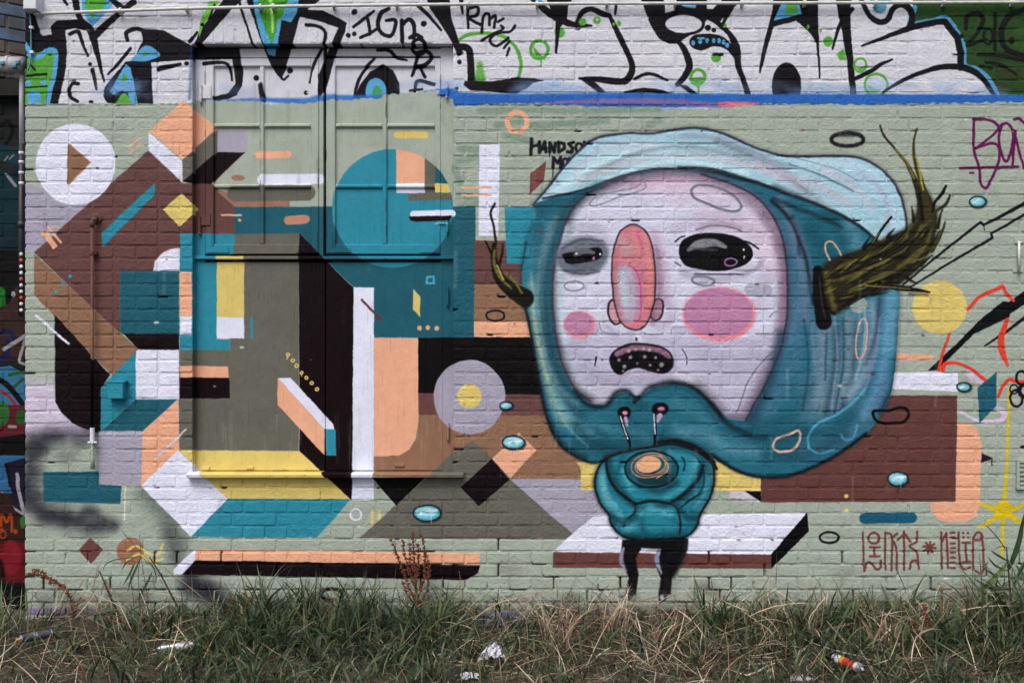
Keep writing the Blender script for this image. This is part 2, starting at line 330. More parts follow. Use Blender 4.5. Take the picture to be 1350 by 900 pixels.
for q in [(92,364),(83,373.5),(75,384)]: E(q[0],q[1],2.4,2.4,(60,150,180))
L([(47,415),(90,453)],3,WHT); L([(245,566),(204,605)],2.6,(200,200,214))
P([(283,250),(300,254),(381,254),(381,272),(308,272)], (150,112,92)); P([(381,264),(440,264),(440,272),(381,272)],SAGE)
L([(309,255),(406,254)],20,OLI,soft=1); L([(345,236),(421,236)],14,WHT,soft=1); L([(340,204),(379,203)],9.5,PEA,sm=False); E(313,234,9,4,(150,112,92)); L([(291,283),(317,283)],2.6,PEA); E(315,290,2,2,PEA); L([(379,290),(402,289)],11.5,(184,132,112))
L([(524,177),(560,177)],9.5,YEL)
cm = K.emask(517.5,274.5,79.5,78.5)
E(517.5,274.5,79.5,78.5,TEA)
P([(522,190),(560,190),(560,241),(522,241)], PEA, clip=cm); P([(522,241),(560,241),(560,254),(522,254)], WHT, clip=cm); P([(560,190),(574,190),(574,254),(560,254)], OLI, clip=cm); P([(538,254),(600,254),(600,264),(538,264)], OLI, clip=cm)
P([(574,190),(600,190),(600,242),(574,242)], DTE, clip=cm); P([(573,242),(600,242),(600,254),(573,254)], YEL, clip=cm)
L([(545,282),(596,281)],9,WHT); P([(539,285),(596,284),(592,291),(548,292),(541,290)], BLK); L([(574,295),(590,295)],2,(130,190,205))
P([(466,379),(493,379),(493,617),(493,659),(463,659),(465,617)], WHT); L([(477,395),(502,421)],3.2,(92,56,50)); L([(495,420),(504,421)],2,(92,56,50))
P([(493,545),(760,546),(790,632),(597,632),(493,626)], TAN); P([(551,518),(735,520),(740,548),(551,546)], BRN); P([(551,445),(735,444),(735,520),(551,518)], (9,6,8))
P([(493,445),(551,446),(552,555),(549,577),(540,592),(526,600),(512,601),(493,601)], PEA)
P([(625,317),(700,317),(700,376),(625,376)], BRN); P([(625,375),(700,375),(700,424),(625,424)], TAN); P([(625,423),(710,423),(710,444),(625,444)], PEA)
P([(627,317),(627,272),(632,272),(632,312),(665,312),(665,317)], SAGE)
P([(632,191),(659,191),(657,311),(631,311)], WHT); L([(609,247),(647,247)],3,PEA); L([(609,257),(647,257)],3,PEA); P([(665,273),(711,273),(711,348),(668,348)], TEA)
E(682,161,12.8,12.8,PEA,ring=6.5); P([(720,212),(717,239),(698,257),(699,229)], (112,66,62))
P([(562,364),(573,363),(574,375),(561,375)],(70,160,185)); P([(564.5,367),(570.5,366),(570.5,372),(564.5,372.5)],DTE)
P([(545,381),(554,391),(554,418),(544,408)], YEL)
for q in [(553,432),(564,431.5),(576,432.5)]: E(q[0],q[1],3,3.2,PEA,soft=1.6)
E(619,523,47,49,LIL); E(619,522,16,16,YEL)
P([(366,498),(428,566),(428,600),(366,533)], PEA); P([(366,498),(383,498),(440,559),(441,566),(428,566)], WHT); P([(428,565),(443,566),(443,600),(430,600)], TEA)
for q in [(380,467),(386,475),(391,482),(398,491),(404,498),(411,505),(418,513)]: E(q[0],q[1],2.8,2.8,YEL); E(q[0],q[1],.8,.8,BLK)
L([(379,468),(379,473)],1.4,YEL); L([(398,492),(398,496)],1.2,YEL)
# low left
P([(235,593),(301,658),(252,707),(186,640)], WHT); P([(236,593),(395,594),(462,658),(300,657)], YEL); P([(300,657),(462,658),(418,708),(252,707)], TEA)
E(469,678,7,7,(215,215,232),ring=2.6); L([(491,673),(491,703)],3.6,YEL,sm=False); L([(500,673),(500,703)],3.6,YEL,sm=False)
P([(623,580),(763,711),(474,709),(521,666),(600,597)], OLI); P([(490,628),(562,628),(522,666)], (9,6,8))
P([(597,596),(610,590),(600,632),(560,632)],OLI)
P([(684,570),(707,593),(673,630),(648,605)], PEA); P([(648,605),(672,632),(631,667),(608,642)], BLK)
P([(672,631),(840,631),(850,690),(745,712),(763,711)], LIL)
P([(119,708),(136,724),(120,743),(103,725)], (104,66,62)); E(172,726,18,18,(150,108,84)); L([(168,726),(180,719),(195,728),(208,731),(215,717)],3,YEL); L([(168,738),(184,730),(200,739),(215,736)],3,YEL)
P([(256,723),(633,729),(633,744),(258,738)], PEA); P([(228,751),(257,723),(258,738),(243,757),(230,757)], WHT); P([(258,738),(633,745),(630,755),(615,764),(240,757)], BLK, soft=1.2)
P([(760,609),(1003,609),(1003,647),(766,646),(766,620)], YEL)
P([(962,647),(982,647),(1003,662),(962,656)], (196,192,204)); P([(982,647),(1003,647),(1003,661)], (10,7,9))
P([(782,680),(1064,676),(1017,731),(728,727)], WHT); P([(730,727),(1017,731),(1017,749),(729,748)], (100,62,58)); P([(1064,675),(1066,700),(1017,749),(1017,730)], (8,6,8))
P([(1003,560),(1100,521),(1262,521),(1260,661),(1003,662)], (96,60,57)); P([(1165,491),(1263,490),(1263,516),(1165,512)], WHT)
P([(1262,556),(1279,558),(1290,567),(1294,585),(1292,665),(1288,680),(1274,687),(1252,688),(1238,685),(1228,675),(1226,662),(1260,661)], PEA)
P([(1294,597),(1309,604),(1294,610)], (40,16,40)); L([(1308,604),(1308,613)],1.3,INK)
L([(1280,492),(1290,500),(1300,505)],[14,12,5],(196,186,206),soft=4); L([(1263,541),(1290,554),(1318,554),(1324,545),(1313,536)],[3,4,6,8,4],(205,190,215),soft=1.5)
P([(1314,490),(1314,535),(1291,558),(1289,511)], DTE); L([(1140,683),(1202,682)],14,(24,84,110),soft=1.2)
E(1239,405,36,35,YEL); L([(1158,470),(1226,471)],9,PEA,sm=False)
YL=(206,182,30); L([(1331,511),(1328,600),(1324,660),(1321,730)],[3.5,3.5,5,3],YL); L([(1291,663),(1325,676),(1356,695)],[3,8,3],YL,soft=2); L([(1291,695),(1325,676),(1352,664)],[3,8,3],YL,soft=2); E(1323,672,12,12,YL,soft=8); L([(1322,700),(1322,732)],3,YL)
for q in [(1116,654),(1116,672)]: E(q[0],q[1],2.8,2.6,(225,200,110),soft=1.5)
# loose writing
H=(16,20,26)
for a in [[(701,183),(700,204)],[(701,193),(711,191)],[(711,187),(711,201)],[(712,201),(718,187),(720,201)],[(714,197),(720,196)],[(725,201),(725,188),(731,201),(732,189)],[(736,189),(737,201),(744,196),(744,190),(736,188)],[(756,188),(750,190),(755,195),(753,201),(748,200)],[(768,202),(770,188),(774,195),(778,187),(780,200)],[(729,221),(730,208),(735,215),(739,208),(739,221)],[(750,221),(750,209),(757,214),(751,221)]]:
    L(a, 4.3, H, sm=False, soft=1.6)
E(763,195,4,6,H,ring=3.4); E(745,215,3,6,H,ring=3.2); L([(729,220),(729,233)],1.3,H); L([(725,200),(725,207)],1.3,H)
PU=(92,18,72)
L([(1284,157),(1284,198),(1291,222),(1293,240),(1297,247),(1303,245),(1316,215),(1317,195),(1308,189),(1285,196)],3.6,PU); L([(1284,157),(1305,159),(1317,169),(1302,184),(1285,197)],[4.5,4,3.5,3,3],PU)
L([(1321,164),(1317,185),(1325,213),(1333,200),(1336,175),(1328,163),(1320,165)],3.5,PU); L([(1338,174),(1335,218)],[6,3],PU); L([(1339,180),(1350,222)],3.2,PU); L([(1266,222),(1342,220)],3.4,PU); L([(1337,158),(1344,157),(1352,164)],4,PU); L([(1279,228),(1283,228)],3,PU)
L([(1352,20),(1352,21)],1,PU)
L([(1176,388),(1240,334),(1293,293),(1297,297),(1352,268)],[2,3,3.5,3.5,5],INK,sm=False); L([(1198,380),(1250,348),(1308,314),(1307,308),(1352,282)],[2,3,3.5,3,3.5],INK,sm=False); L([(1297,296),(1298,304)],1,INK)
P([(1223,489),(1262,452),(1296,418),(1322,397),(1330,398),(1352,382),(1352,400),(1331,414),(1331,418),(1284,440),(1236,488)], (10,12,16)); L([(1298,456),(1325,438),(1352,418)],[2,3.5,4.5],INK)
OR=(216,62,44)
L([(1276,408),(1290,392),(1322,377),(1326,386),(1336,396)],[4,4.5,5,4,4],OR,sm=False); L([(1328,421),(1320,445),(1322,465),(1328,482)],[5,8,8,3],OR); L([(1252,440),(1243,465),(1238,488)],[3,4,4],OR); L([(1243,488),(1246,480),(1260,478),(1280,486),(1299,501)],[5,5,4,4,5],OR); L([(1316,523),(1322,510),(1331,500),(1340,503),(1352,503)],[4,4,5,5,4],OR)
E(1347,498,7,9,INK,ring=3.2); E(1340,525,8,11,INK,ring=3.2); E(1337,513,5,6,INK,ring=2); E(1352,515,8,8,INK,ring=5); E(1350,589,6,2,INK)
SG=(112,58,54)
for a in [[(1137.5,702),(1139,752)],[(1147,721),(1160,721)],[(1153,721),(1153,733)],[(1147,733),(1160,733)],[(1139,752),(1144,741),(1150,743),(1155,750),(1161,747),(1161,739)],[(1167,702),(1167,750)],[(1167,702),(1176,708),(1175,751)],[(1176,708),(1183,703)],[(1177,711),(1182,724),(1182,750)],[(1192,700),(1192,750)],[(1184,711),(1193,704),(1200,713)],[(1209,700),(1208,713),(1199,719),(1209,728),(1211,749)],[(1199,749),(1203,739),(1211,739)],[(1241,701),(1242,749)],[(1242,714),(1247,703)],[(1248,702),(1250,748)],[(1264,701),(1265,738),(1270,749),(1279,747)],[(1269,715),(1279,715)],[(1273,715),(1274,740)],[(1269,741),(1279,740)],[(1283,750),(1283,714),(1288,702),(1294,703),(1293,711),(1286,711)],[(1295,706),(1297,744),(1293,755),(1286,752)]]:
    L(a, 2.9, SG, soft=1.2)
E(1152,709,7,7,SG,ring=3)
for k in range(4): a = R(45*k+10); L([(1225-8*math.cos(a),721-8*math.sin(a)),(1225+8*math.cos(a),721+8*math.sin(a))],3,SG,soft=1.4)
for y in [702,708,716,722,728,734.5,741,748]: L([(1253.5,y),(1259,y)],2.8,SG)
for q in [(1270,702),(1276.5,702),(1270,708),(1276.5,708)]: E(q[0],q[1],1.7,1.7,SG)
# rings and pebbles
for q in [(653,416,11.5,7,2.6,1),(1093,708,12.5,7,3,1),(437,783,14,7.5,4.6,1.2)]: E(q[0],q[1],q[2],q[3],(18,20,22),ring=q[4],soft=q[5])
E(1117,184,21,8.5,(20,20,26),ring=5,soft=3); L([(1100,179),(1133,178)],4,(30,30,36),soft=4,op=.7)
# ---- the hooded figure
HT=(34,100,120); HD=(24,70,88); HL=(160,200,216)
hood=[(703,270),(722,248),(745,218),(770,193),(792,181),(825,176),(862,176),(890,171),(920,169),(950,175),(980,188),(1010,200),(1040,206),(1085,206),(1125,207),(1150,215),(1172,233),(1187,257),(1194,285),(1194,310),(1187,330),(1186,380),(1183,440),(1180,485),(1170,530),(1142,572),(1095,605),(1045,626),(1005,629),(968,619),(938,600),(908,584),(875,581),(830,592),(808,600),(786,610),(762,603),(740,588),(722,555),(711,505),(700,440),(691,395),(688,355),(694,318),(708,285)]
L(hood,5,(20,28,36),soft=9,op=.35,closed=True)
P(hood, HT, sm=True); hm = K.mask(hood, True)
# side of the hood, long soft folds
for pts,wd,col,so,op in [
 ([(700,330),(694,370),(700,430),(712,490),(728,545)],22,(44,120,140),14,.8),
 ([(704,375),(706,420),(714,470),(728,520),(745,555)],11,(150,165,150),9,.75),
 ([(716,300),(708,350),(716,420),(728,480)],7,HD,7,.8),
 ([(690,400),(700,450),(712,510),(722,552),(742,588),(770,604)],6,(12,30,40),6,.9),
 ([(738,520),(745,545),(760,560),(775,572)],12,(110,160,175),11,.6),
 ([(735,500),(748,530),(770,552),(800,575)],5,HD,6,.6),
 ([(820,560),(870,575),(930,560)],26,(30,90,108),16,.5),
 ([(895,568),(930,572),(960,590),(1000,596)],14,(96,150,170),12,.55),
 ([(1000,560),(1060,575),(1110,560),(1150,520)],30,(28,84,102),18,.7),
 ([(1060,596),(1110,580),(1150,545),(1166,510)],16,(84,112,140),12,.5),
 ([(1040,300),(1052,350),(1054,420),(1046,480),(1010,540)],20,(64,110,138),13,.7),
 ([(1028,262),(1046,300),(1058,360),(1062,420)],9,(120,120,150),9,.55),
 ([(1018,265),(1042,290),(1058,325),(1068,365),(1073,400)],4,(16,24,32),3,.9),
 ([(1045,285),(1052,310),(1054,335)],3,(16,24,32),3,.6),
 ([(1095,285),(1110,300),(1120,318)],20,(22,80,96),12,.8),
 ([(1120,295),(1130,320)],18,(110,160,180),12,.45),
 ([(1086,430),(1083,480),(1078,530)],16,(104,128,150),11,.75),
 ([(1102,430),(1100,490),(1088,545)],4,(16,44,58),5,.85),
 ([(1118,420),(1118,480),(1106,535)],13,(108,130,145),10,.7),
 ([(1128,425),(1125,490),(1110,540)],4,(16,44,58),5,.7),
 ([(1150,400),(1152,440),(1140,490),(1120,520)],11,(130,158,178),9,.75),
 ([(1160,395),(1155,440),(1142,480)],3.5,(40,44,70),4,.7),
 ([(1172,395),(1170,440),(1160,500),(1140,545)],12,(92,150,182),9,.75),
 ([(1184,420),(1183,470),(1178,505),(1160,545)],5,(18,52,70),4,.8),
 ([(1168,480),(1165,510),(1150,540)],9,(90,120,160),8,.6),
 ([(1060,500),(1058,550)],12,(72,110,135),10,.5),
 ([(1002,560),(1050,545),(1075,500)],5,HD,8,.4),
 ([(968,565),(990,575),(1010,576)],4,(14,36,46),4,.7)]:
    L(pts,wd*1.1,col,soft=so*1.8+2,op=min(1,op*1.15),clip=hm)
for pts,wd,col,so,op in [
 ([(725,300),(712,350),(708,410)],16,(96,150,168),22,.6),([(712,275),(740,268)],14,(30,80,98),16,.6),
 ([(745,270),(722,320),(716,380),(722,450),(740,510),(760,540)],5,(70,84,96),12,.75),
 ([(1088,420),(1092,480),(1080,540)],30,(120,140,160),34,.45),([(1130,410),(1132,470),(1118,520)],30,(130,150,170),30,.4),
 ([(1176,330),(1178,400),(1174,460)],16,(110,160,190),22,.55),([(1130,330),(1150,340),(1170,330)],16,(90,140,165),20,.5),
 ([(1070,300),(1090,340),(1098,350)],24,(20,74,90),20,.6),([(990,545),(1015,500),(1040,450),(1048,400)],10,(84,118,150),18,.6),
 ([(1010,600),(1060,600),(1110,575)],16,(20,66,84),20,.6),([(760,585),(800,590),(840,580)],16,(20,66,80),20,.6),([(775,556),(810,566),(850,572)],10,(80,140,155),18,.5),
 ([(830,530),(850,535)],14,(20,70,84),14,.5),([(890,530),(920,545),(935,565)],12,(70,130,145),18,.5)]:
    L(pts,wd,col,soft=so,op=op,clip=hm)
for pts,wd,col,op in [([(1100,415),(1104,470),(1096,540)],3,(150,150,180),.6),([(1112,420),(1112,480),(1100,545)],2.5,(20,50,66),.6),([(1140,400),(1140,450),(1128,500)],3,(170,190,205),.6),([(1090,440),(1088,500)],3,(20,54,72),.6),([(1160,420),(1154,470),(1138,520)],3,(140,130,170),.6),([(1060,420),(1066,480),(1058,540)],3,(20,60,78),.6),([(1070,430),(1074,480)],4,(120,130,165),.5),([(1046,290),(1066,340),(1072,385)],5,(100,110,140),.5),([(700,360),(706,430),(722,500)],3,(170,180,160),.5),([(716,340),(712,400),(724,470)],3,(16,50,64),.6),([(730,520),(745,558),(775,588)],3,(120,170,180),.5)]:
    L(pts,wd,col,soft=4,op=op,clip=hm)
L([(1142,572),(1095,605),(1045,626),(1005,629),(968,619),(938,600)],6,(10,24,34),soft=5,clip=hm,op=.9)
L([(1066,590),(1066,575),(1078,558),(1105,545),(1130,525),(1140,512)],3,(80,165,195),soft=2,op=.9); L([(1066,590),(1080,598),(1100,592)],2.5,(80,165,195),soft=2,op=.7); L([(1108,572),(1115,580),(1126,575),(1130,560)],3,(80,165,195),soft=3,op=.6)
# pale roll on top
roll=[(705,267),(722,248),(745,218),(770,193),(792,181),(825,176),(862,176),(890,171),(920,169),(950,175),(980,188),(1010,200),(1040,206),(1085,206),(1125,207),(1150,215),(1172,233),(1187,257),(1194,285),(1194,300),(1178,314),(1158,318),(1140,300),(1100,278),(1055,262),(1010,243),(960,230),(905,223),(860,223),(815,234),(770,250),(730,260)]
P(roll, HL, sm=True, soft=1.2); rm = K.mask(roll, True)
for pts,wd,col,so,op in [
 ([(730,255),(775,222),(830,200),(880,196)],12,(196,226,236),9,.8),
 ([(760,222),(800,195),(860,190)],10,(190,195,214),9,.6),
 ([(775,232),(830,206),(880,194),(930,196),(985,212)],5,(128,140,152),5,.7),
 ([(760,240),(820,218),(880,208),(940,208),(1000,222),(1060,248)],7,(196,190,200),7,.7),
 ([(800,238),(860,216),(920,214),(985,228)],7,(196,230,240),6,.8),
 ([(945,186),(990,206),(1030,226),(1075,262),(1110,290),(1135,310)],6,(112,118,128),8,.75),
 ([(1000,215),(1040,232),(1080,246),(1120,268)],9,(186,180,198),8,.7),
 ([(1040,216),(1080,230),(1125,252)],1.6,(70,70,88),1.6,.8),
 ([(1060,216),(1110,216),(1150,235),(1172,270),(1176,300)],12,(186,216,232),9,.8),
 ([(1130,225),(1158,245),(1172,280),(1170,310)],7,(150,165,190),7,.6),
 ([(1085,225),(1120,240),(1150,275)],6,(196,186,200),7,.6),
 ([(1070,265),(1110,285),(1145,312)],9,(200,228,238),7,.7),
 ([(900,178),(950,184),(1000,204),(1040,220)],5,(120,124,150),6,.55),
 ([(1020,245),(1060,262),(1110,286),(1150,316)],5,(60,72,84),6,.7),
 ([(880,182),(920,178),(945,181)],5,(150,176,190),6,.5)]:
    L(pts,wd,col,soft=so*1.6+1,op=min(1,op*1.1),clip=rm)
L([(703,270),(722,248),(745,218),(770,193),(792,181),(825,176),(862,176),(890,171),(920,169),(950,175),(980,188),(1010,200),(1040,206),(1085,206),(1125,207),(1150,215),(1172,233),(1187,257),(1194,285),(1195,305)],2.8,(44,42,60),soft=2.2)
L([(1040,206),(1100,222),(1130,238)],1,(60,60,80),op=.5)
L([(716,262),(770,250),(815,234),(860,224),(905,223)],3,(30,32,46),soft=3); L([(895,222),(930,224),(960,230),(1000,242),(1040,256),(1090,275),(1130,296),(1160,320)],[5,7,7,5,4,4,4,3],(16,24,32),soft=4,op=.9)
L([(1020,262),(1090,290),(1110,300)],[6,5,3],(16,30,40),soft=6,op=.6,clip=hm)
# face
face=[(738,318),(746,290),(760,268),(785,250),(825,234),(875,226),(925,230),(968,244),(1000,262),(1022,290),(1034,325),(1038,370),(1037,420),(1028,462),(1012,500),(996,530),(983,554),(960,552),(944,535),(922,513),(890,504),(862,510),(842,523),(826,516),(812,520),(797,534),(775,530),(755,512),(740,480),(730,430),(727,380),(731,345)]
P(face,(204,205,226),sm=False,soft=2); fm = K.mask(face, False, 2)
lowf=[(727,470),(745,455),(770,430),(790,425),(795,437),(815,441),(836,436),(860,440),(885,441),(890,431),(912,430),(925,448),(960,448),(1005,440),(1040,428),(1040,560),(727,560)]
P(lowf,(182,179,203),soft=2.5,clip=fm,op=.85)
for pts,wd,col,so,op in [
 ([(760,270),(738,320),(730,380),(734,440),(748,490)],14,(184,212,222),12,.95),
 ([(742,285),(732,330),(729,400)],6,(150,150,160),7,.8),
 ([(730,440),(745,495),(775,530),(800,534)],11,(150,140,150),10,.75),
 ([(742,470),(755,500),(775,516)],8,(190,210,205),8,.7),
 ([(772,262),(800,254)],12,(190,205,218),10,.6),
 ([(840,240),(900,232),(950,242),(1000,268),(1028,310)],20,(206,166,190),16,.75),
 ([(990,300),(1012,340)],26,(220,196,214),18,.6),
 ([(1030,300),(1036,360),(1035,430)],11,(190,150,172),9,.85),
 ([(1036,440),(1020,490),(985,552)],10,(150,126,142),8,.7),
 ([(952,552),(982,552)],9,(90,84,100),7,.8),
 ([(775,532),(810,508),(840,512)],8,(196,194,208),7,.6),
 ([(868,500),(900,497),(935,515),(955,540)],8,(205,200,216),8,.7),
 ([(862,310),(872,350),(874,395)],12,(186,156,184),10,.75),
 ([(885,250),(930,260),(960,300)],30,(214,182,204),22,.4)]:
    L(pts,wd,col,soft=so*1.7+1,op=min(1,op*1.1),clip=fm)
for pts,wd,col,so,op in [
 ([(800,240),(760,272),(742,310),(734,360),(733,420),(742,470),(758,510),(780,528)],11,(118,118,136),15,.9),
 ([(790,252),(830,238),(880,230),(930,236),(975,254),(1008,282)],13,(140,126,150),17,.85),
 ([(1008,282),(1028,330),(1032,390),(1026,450),(1005,500),(985,540)],12,(126,108,132),16,.85),
 ([(985,550),(960,546),(945,528),(920,506)],9,(110,104,124),16,.7),([(735,370),(735,330),(750,300)],12,(120,128,140),18,.5),
 ([(765,300),(790,305),(800,320)],10,(150,150,170),18,.5),([(895,300),(930,290),(975,292),(1000,310)],12,(176,160,186),22,.55),
 ([(900,360),(940,368),(985,358)],8,(150,144,168),14,.6),([(800,430),(810,440)],8,(150,144,170),14,.6),
 ([(870,430),(885,420),(880,395)],12,(172,156,182),18,.6),([(780,495),(830,505),(880,498)],14,(150,146,172),22,.6),
 ([(745,440),(760,470),(775,500)],20,(166,166,188),26,.6),([(1000,400),(1012,360)],16,(180,160,184),26,.5),
 ([(930,470),(970,480),(1000,470)],24,(160,156,182),34,.5)]:
    L(pts,wd,col,soft=so,op=op,clip=fm)
rim=[(800,243),(770,259),(750,283),(740,312),(732,345),(728,385),(731,430),(740,475),(757,511),(778,528)]
L(rim,6,(66,62,78),soft=12,op=.8); L([(p[0]-9,p[1]+1) for p in rim],7,(22,70,84),soft=14,op=.75,clip=hm); L([(p[0]-17,p[1]+4) for p in rim[2:]],5,(110,150,158),soft=12,op=.6,clip=hm)
L([(800,243),(835,232),(880,226),(925,230),(968,244),(1000,262),(1022,290),(1034,325)],7,(96,82,104),soft=13,op=.8)
L([(1034,325),(1039,370),(1038,420),(1029,462),(1012,502),(986,553)],6,(84,68,92),soft=12,op=.8)
L([(745,300),(738,350),(738,400),(745,450)],9,(196,216,226),soft=12,op=.7,clip=fm)
L(rim,2.5,(40,36,50),soft=3.5,op=.75)
L([(825,234),(785,250)],4,(70,66,84),soft=4,op=.7)
L([(925,230),(968,244),(1000,262),(1022,290),(1034,325),(1038,370),(1037,420),(1028,462),(1012,500),(996,530),(983,554)],2.4,(44,40,58),soft=2.6,op=.9)
L([(1030,453),(1004,478),(986,503),(975,535),(970,545)],1.6,(110,106,124),soft=1.4)
L([(790,425),(794,437),(815,441)],1,(120,118,140)); L([(885,441),(888,432),(912,431)],1,(120,118,140))
L([(778,267),(790,257),(815,252),(838,247),(848,239),(851,247),(842,252),(815,260),(790,270),(780,271)],1.8,(130,134,146),soft=1.3,closed=True)
L([(912,250),(922,244),(942,246),(964,256),(977,270),(972,278),(955,277),(932,268),(916,261)],3.4,(112,118,128),soft=1.4,closed=True)
# eyes
E(768,337,36,27,(120,124,138),rot=-10,soft=7,op=.8); E(768,338,33,24,(106,113,126),rot=-10,soft=3); E(772,341,24,14,(84,92,104),rot=-10,soft=8,op=.6)
P([(741,336),(750,333),(768,331),(778,327),(790,327),(794,333),(790,341),(775,345),(755,348),(746,346),(744,342)],(10,8,14),sm=True,soft=2); L([(758,336),(772,331),(783,333)],[4,7,4],(96,98,108),soft=3); E(760,334,1.6,1.4,(230,230,235)); E(791,335,1.4,1.6,(240,240,240)); E(783,340,2,2,(200,130,170)); L([(740,328),(765,316),(795,318)],2,(60,64,76),soft=2.5,op=.8); L([(745,357),(770,361),(790,358)],3,(60,64,76),soft=3,op=.7)
P([(895,332),(899,318),(914,310),(935,307),(958,309),(980,317),(992,330),(990,342),(976,352),(950,357),(918,354),(902,348)],(9,8,12),sm=True,soft=1.4)
L([(908,329),(922,322),(942,320),(956,325)],[5,11,10,5],(128,134,140),soft=3); L([(906,327),(922,328),(945,330)],[2,4,3],(70,74,80),soft=3,op=.7); E(980,329,1.2,1.8,(235,235,235)); E(981,339,1.2,2,(235,235,235)); E(963.5,345.5,8,5,(150,110,160),ring=2.2)
L([(890,318),(897,313),(903,311)],2,(20,20,26)); L([(982,318),(992,322),(1000,328)],2.4,(20,20,26)); L([(916,361),(940,361),(980,362)],2,(60,56,70),soft=1.5); L([(918,303),(940,297),(965,300),(978,305)],2,(96,84,104),soft=2); L([(925,300),(950,294),(975,300)],7,(150,130,150),soft=7,op=.5,clip=fm)
L([(980,362),(1000,352),(1003,344)],6,(140,136,156),soft=6,op=.6); L([(890,346),(898,351)],1.4,(60,60,70))
E(757,377,13,6,(130,136,148),ring=2.2,soft=1.2); E(927,370,14.5,6,(118,124,136),rot=6,ring=3.2,soft=1.2); L([(990,382),(1010,383)],17,(164,166,186),soft=1.6); 
L([(1015,418),(1021,411),(1034,412)],1.2,(110,108,130)); L([(1007,428),(1006,440)],1.2,(120,118,140))
# cheeks
E(764,428,21.5,18,(222,132,140),soft=6,op=.9); E(763,427,19.5,16,(182,128,162),soft=2)
E(948,414,48,36,(226,126,138),soft=6,op=.9); E(947,412,45,32.5,(182,128,164),soft=2)
# nose
E(811,411,9.5,16.5,(200,150,160),rot=-8); E(811,411,9.5,16.5,(34,28,40),rot=-8,ring=2.6,soft=1.5); E(866,408,8.5,14.5,(186,130,140),rot=10); E(866,408,8.5,14.5,(34,28,40),rot=10,ring=2.6,soft=1.5); E(866,408,3,7,(190,160,180),rot=10,soft=3)
nose=[(836,296),(851,304),(860,325),(864,360),(863,395),(857,418),(848,431),(836,435),(822,428),(812,408),(807,370),(808,335),(816,308),(825,299)]
P(nose,(196,122,134),sm=True); nm = K.mask(nose, True)
L([(818,320),(826,330)],16,(186,150,158),soft=12,op=.8,clip=nm); L([(824,360),(826,395),(828,415)],[22,30,18],(176,170,192),soft=9,op=.95,clip=nm); L([(822,362),(824,400)],9,(178,196,206),soft=8,op=.8,clip=nm); L([(838,360),(842,390),(840,415)],10,(172,140,176),soft=6,op=.6,clip=nm)
L([(828,350),(838,356),(844,375),(845,405),(843,420),(838,424)],1.5,(200,50,130),soft=1.4,op=.9); L([(839,306),(844,318),(848,328)],[4,3,2],(200,80,150),soft=3,op=.8,clip=nm)
L([(858,330),(861,370),(858,410)],6,(200,100,100),soft=6,op=.6,clip=nm)
L([(812,330),(810,380),(818,415)],7,(170,110,120),soft=9,op=.7,clip=nm); L([(850,310),(858,350),(856,400)],8,(214,140,134),soft=9,op=.7,clip=nm); L([(835,305),(840,335)],9,(206,140,140),soft=8,op=.6,clip=nm); L([(866,330),(868,390),(860,425)],8,(120,92,118),soft=10,op=.6,clip=fm)
L(nose,2,(40,32,44),soft=1.8,closed=True)
E(839,447,1.6,2.6,(30,28,40)); L([(786,471),(784,482)],[3,1.5],(40,40,54)); L([(899,460),(905,470),(905,480)],1.5,(70,68,84)); L([(840,440),(845,450)],6,(230,228,240),soft=5,op=.6,clip=fm)
# mouth
mouth=[(804,473),(812,461),(828,454),(847,453),(868,456),(882,464),(888,476),(884,487),(874,492),(858,489),(840,484),(826,488),(818,493),(809,488)]
P(mouth,(10,8,14),sm=True); mm = K.mask(mouth, True)
L([(814,466),(828,460),(846,458),(868,461),(882,469)],8,(138,100,122),soft=4,clip=mm); L([(822,493),(840,488),(862,492)],5,(150,116,136),soft=4,clip=mm); L([(818,496),(842,490),(868,494)],3,(165,140,165),soft=4,op=.7,clip=fm)
L(mouth,2,(22,18,28),soft=1.5,closed=True)
for q in [(829,463,2.5),(848,459,2.2),(838,461,1.5),(856,461,2),(816,474,2.2),(831,471,2.4),(850,470,2.4),(864,471,2),(823,483,2.6),(857,481,1.8),(872,481,3),(821,489,1.6),(868,488,1.6),(840,479,1.4)]: E(q[0],q[1],q[2],q[2],(178,178,188),soft=2.2,op=.8)
# scarf edge
scarf=[(757,515),(775,533),(797,535),(811,519),(827,515),(840,525),(856,511),(888,504),(918,513),(942,537),(962,560),(990,572)]
L(scarf,[3,4,5,5,4,4,5,6,6,7,5,2],(12,22,30),soft=9); L([(845,522),(862,515),(888,510),(912,518),(932,538),(945,556)],4,(24,80,96),soft=4,op=.9)
L([(836,530),(842,523)],5,(12,22,30),soft=3)
L([(690,395),(700,440),(711,505),(722,555),(740,588),(762,603),(786,610),(808,600)],2.8,(14,24,32),soft=3); L([(938,600),(968,619),(1005,629),(1045,626),(1095,605),(1142,572)],2.6,(14,24,32),soft=2.5)
L([(688,355),(694,318)],2,(14,30,40),soft=3,op=.6)
for cx,cy,rx,ry in [(823,544,9,8.5),(870.5,539,11,8.5)]: E(cx,cy,rx,ry,(8,8,12),soft=2); E(cx+1,cy,rx*.42,ry*.34,(190,130,160),soft=1.5)
L([(817,548),(822,562),(829,580),(831,592)],[2,4,4,2],(12,14,18)); L([(825,551),(827,560)],[5,3],(190,160,190),soft=1.5); L([(818,549),(823,564),(828,578)],1.4,(225,225,235)); L([(863,545),(864,565),(863,586)],[2,3.5,4],(12,14,18)); L([(870,548),(867,556)],[7,3],(190,150,185),soft=1.5); L([(862.5,546),(863.5,572)],1.5,(225,225,235))
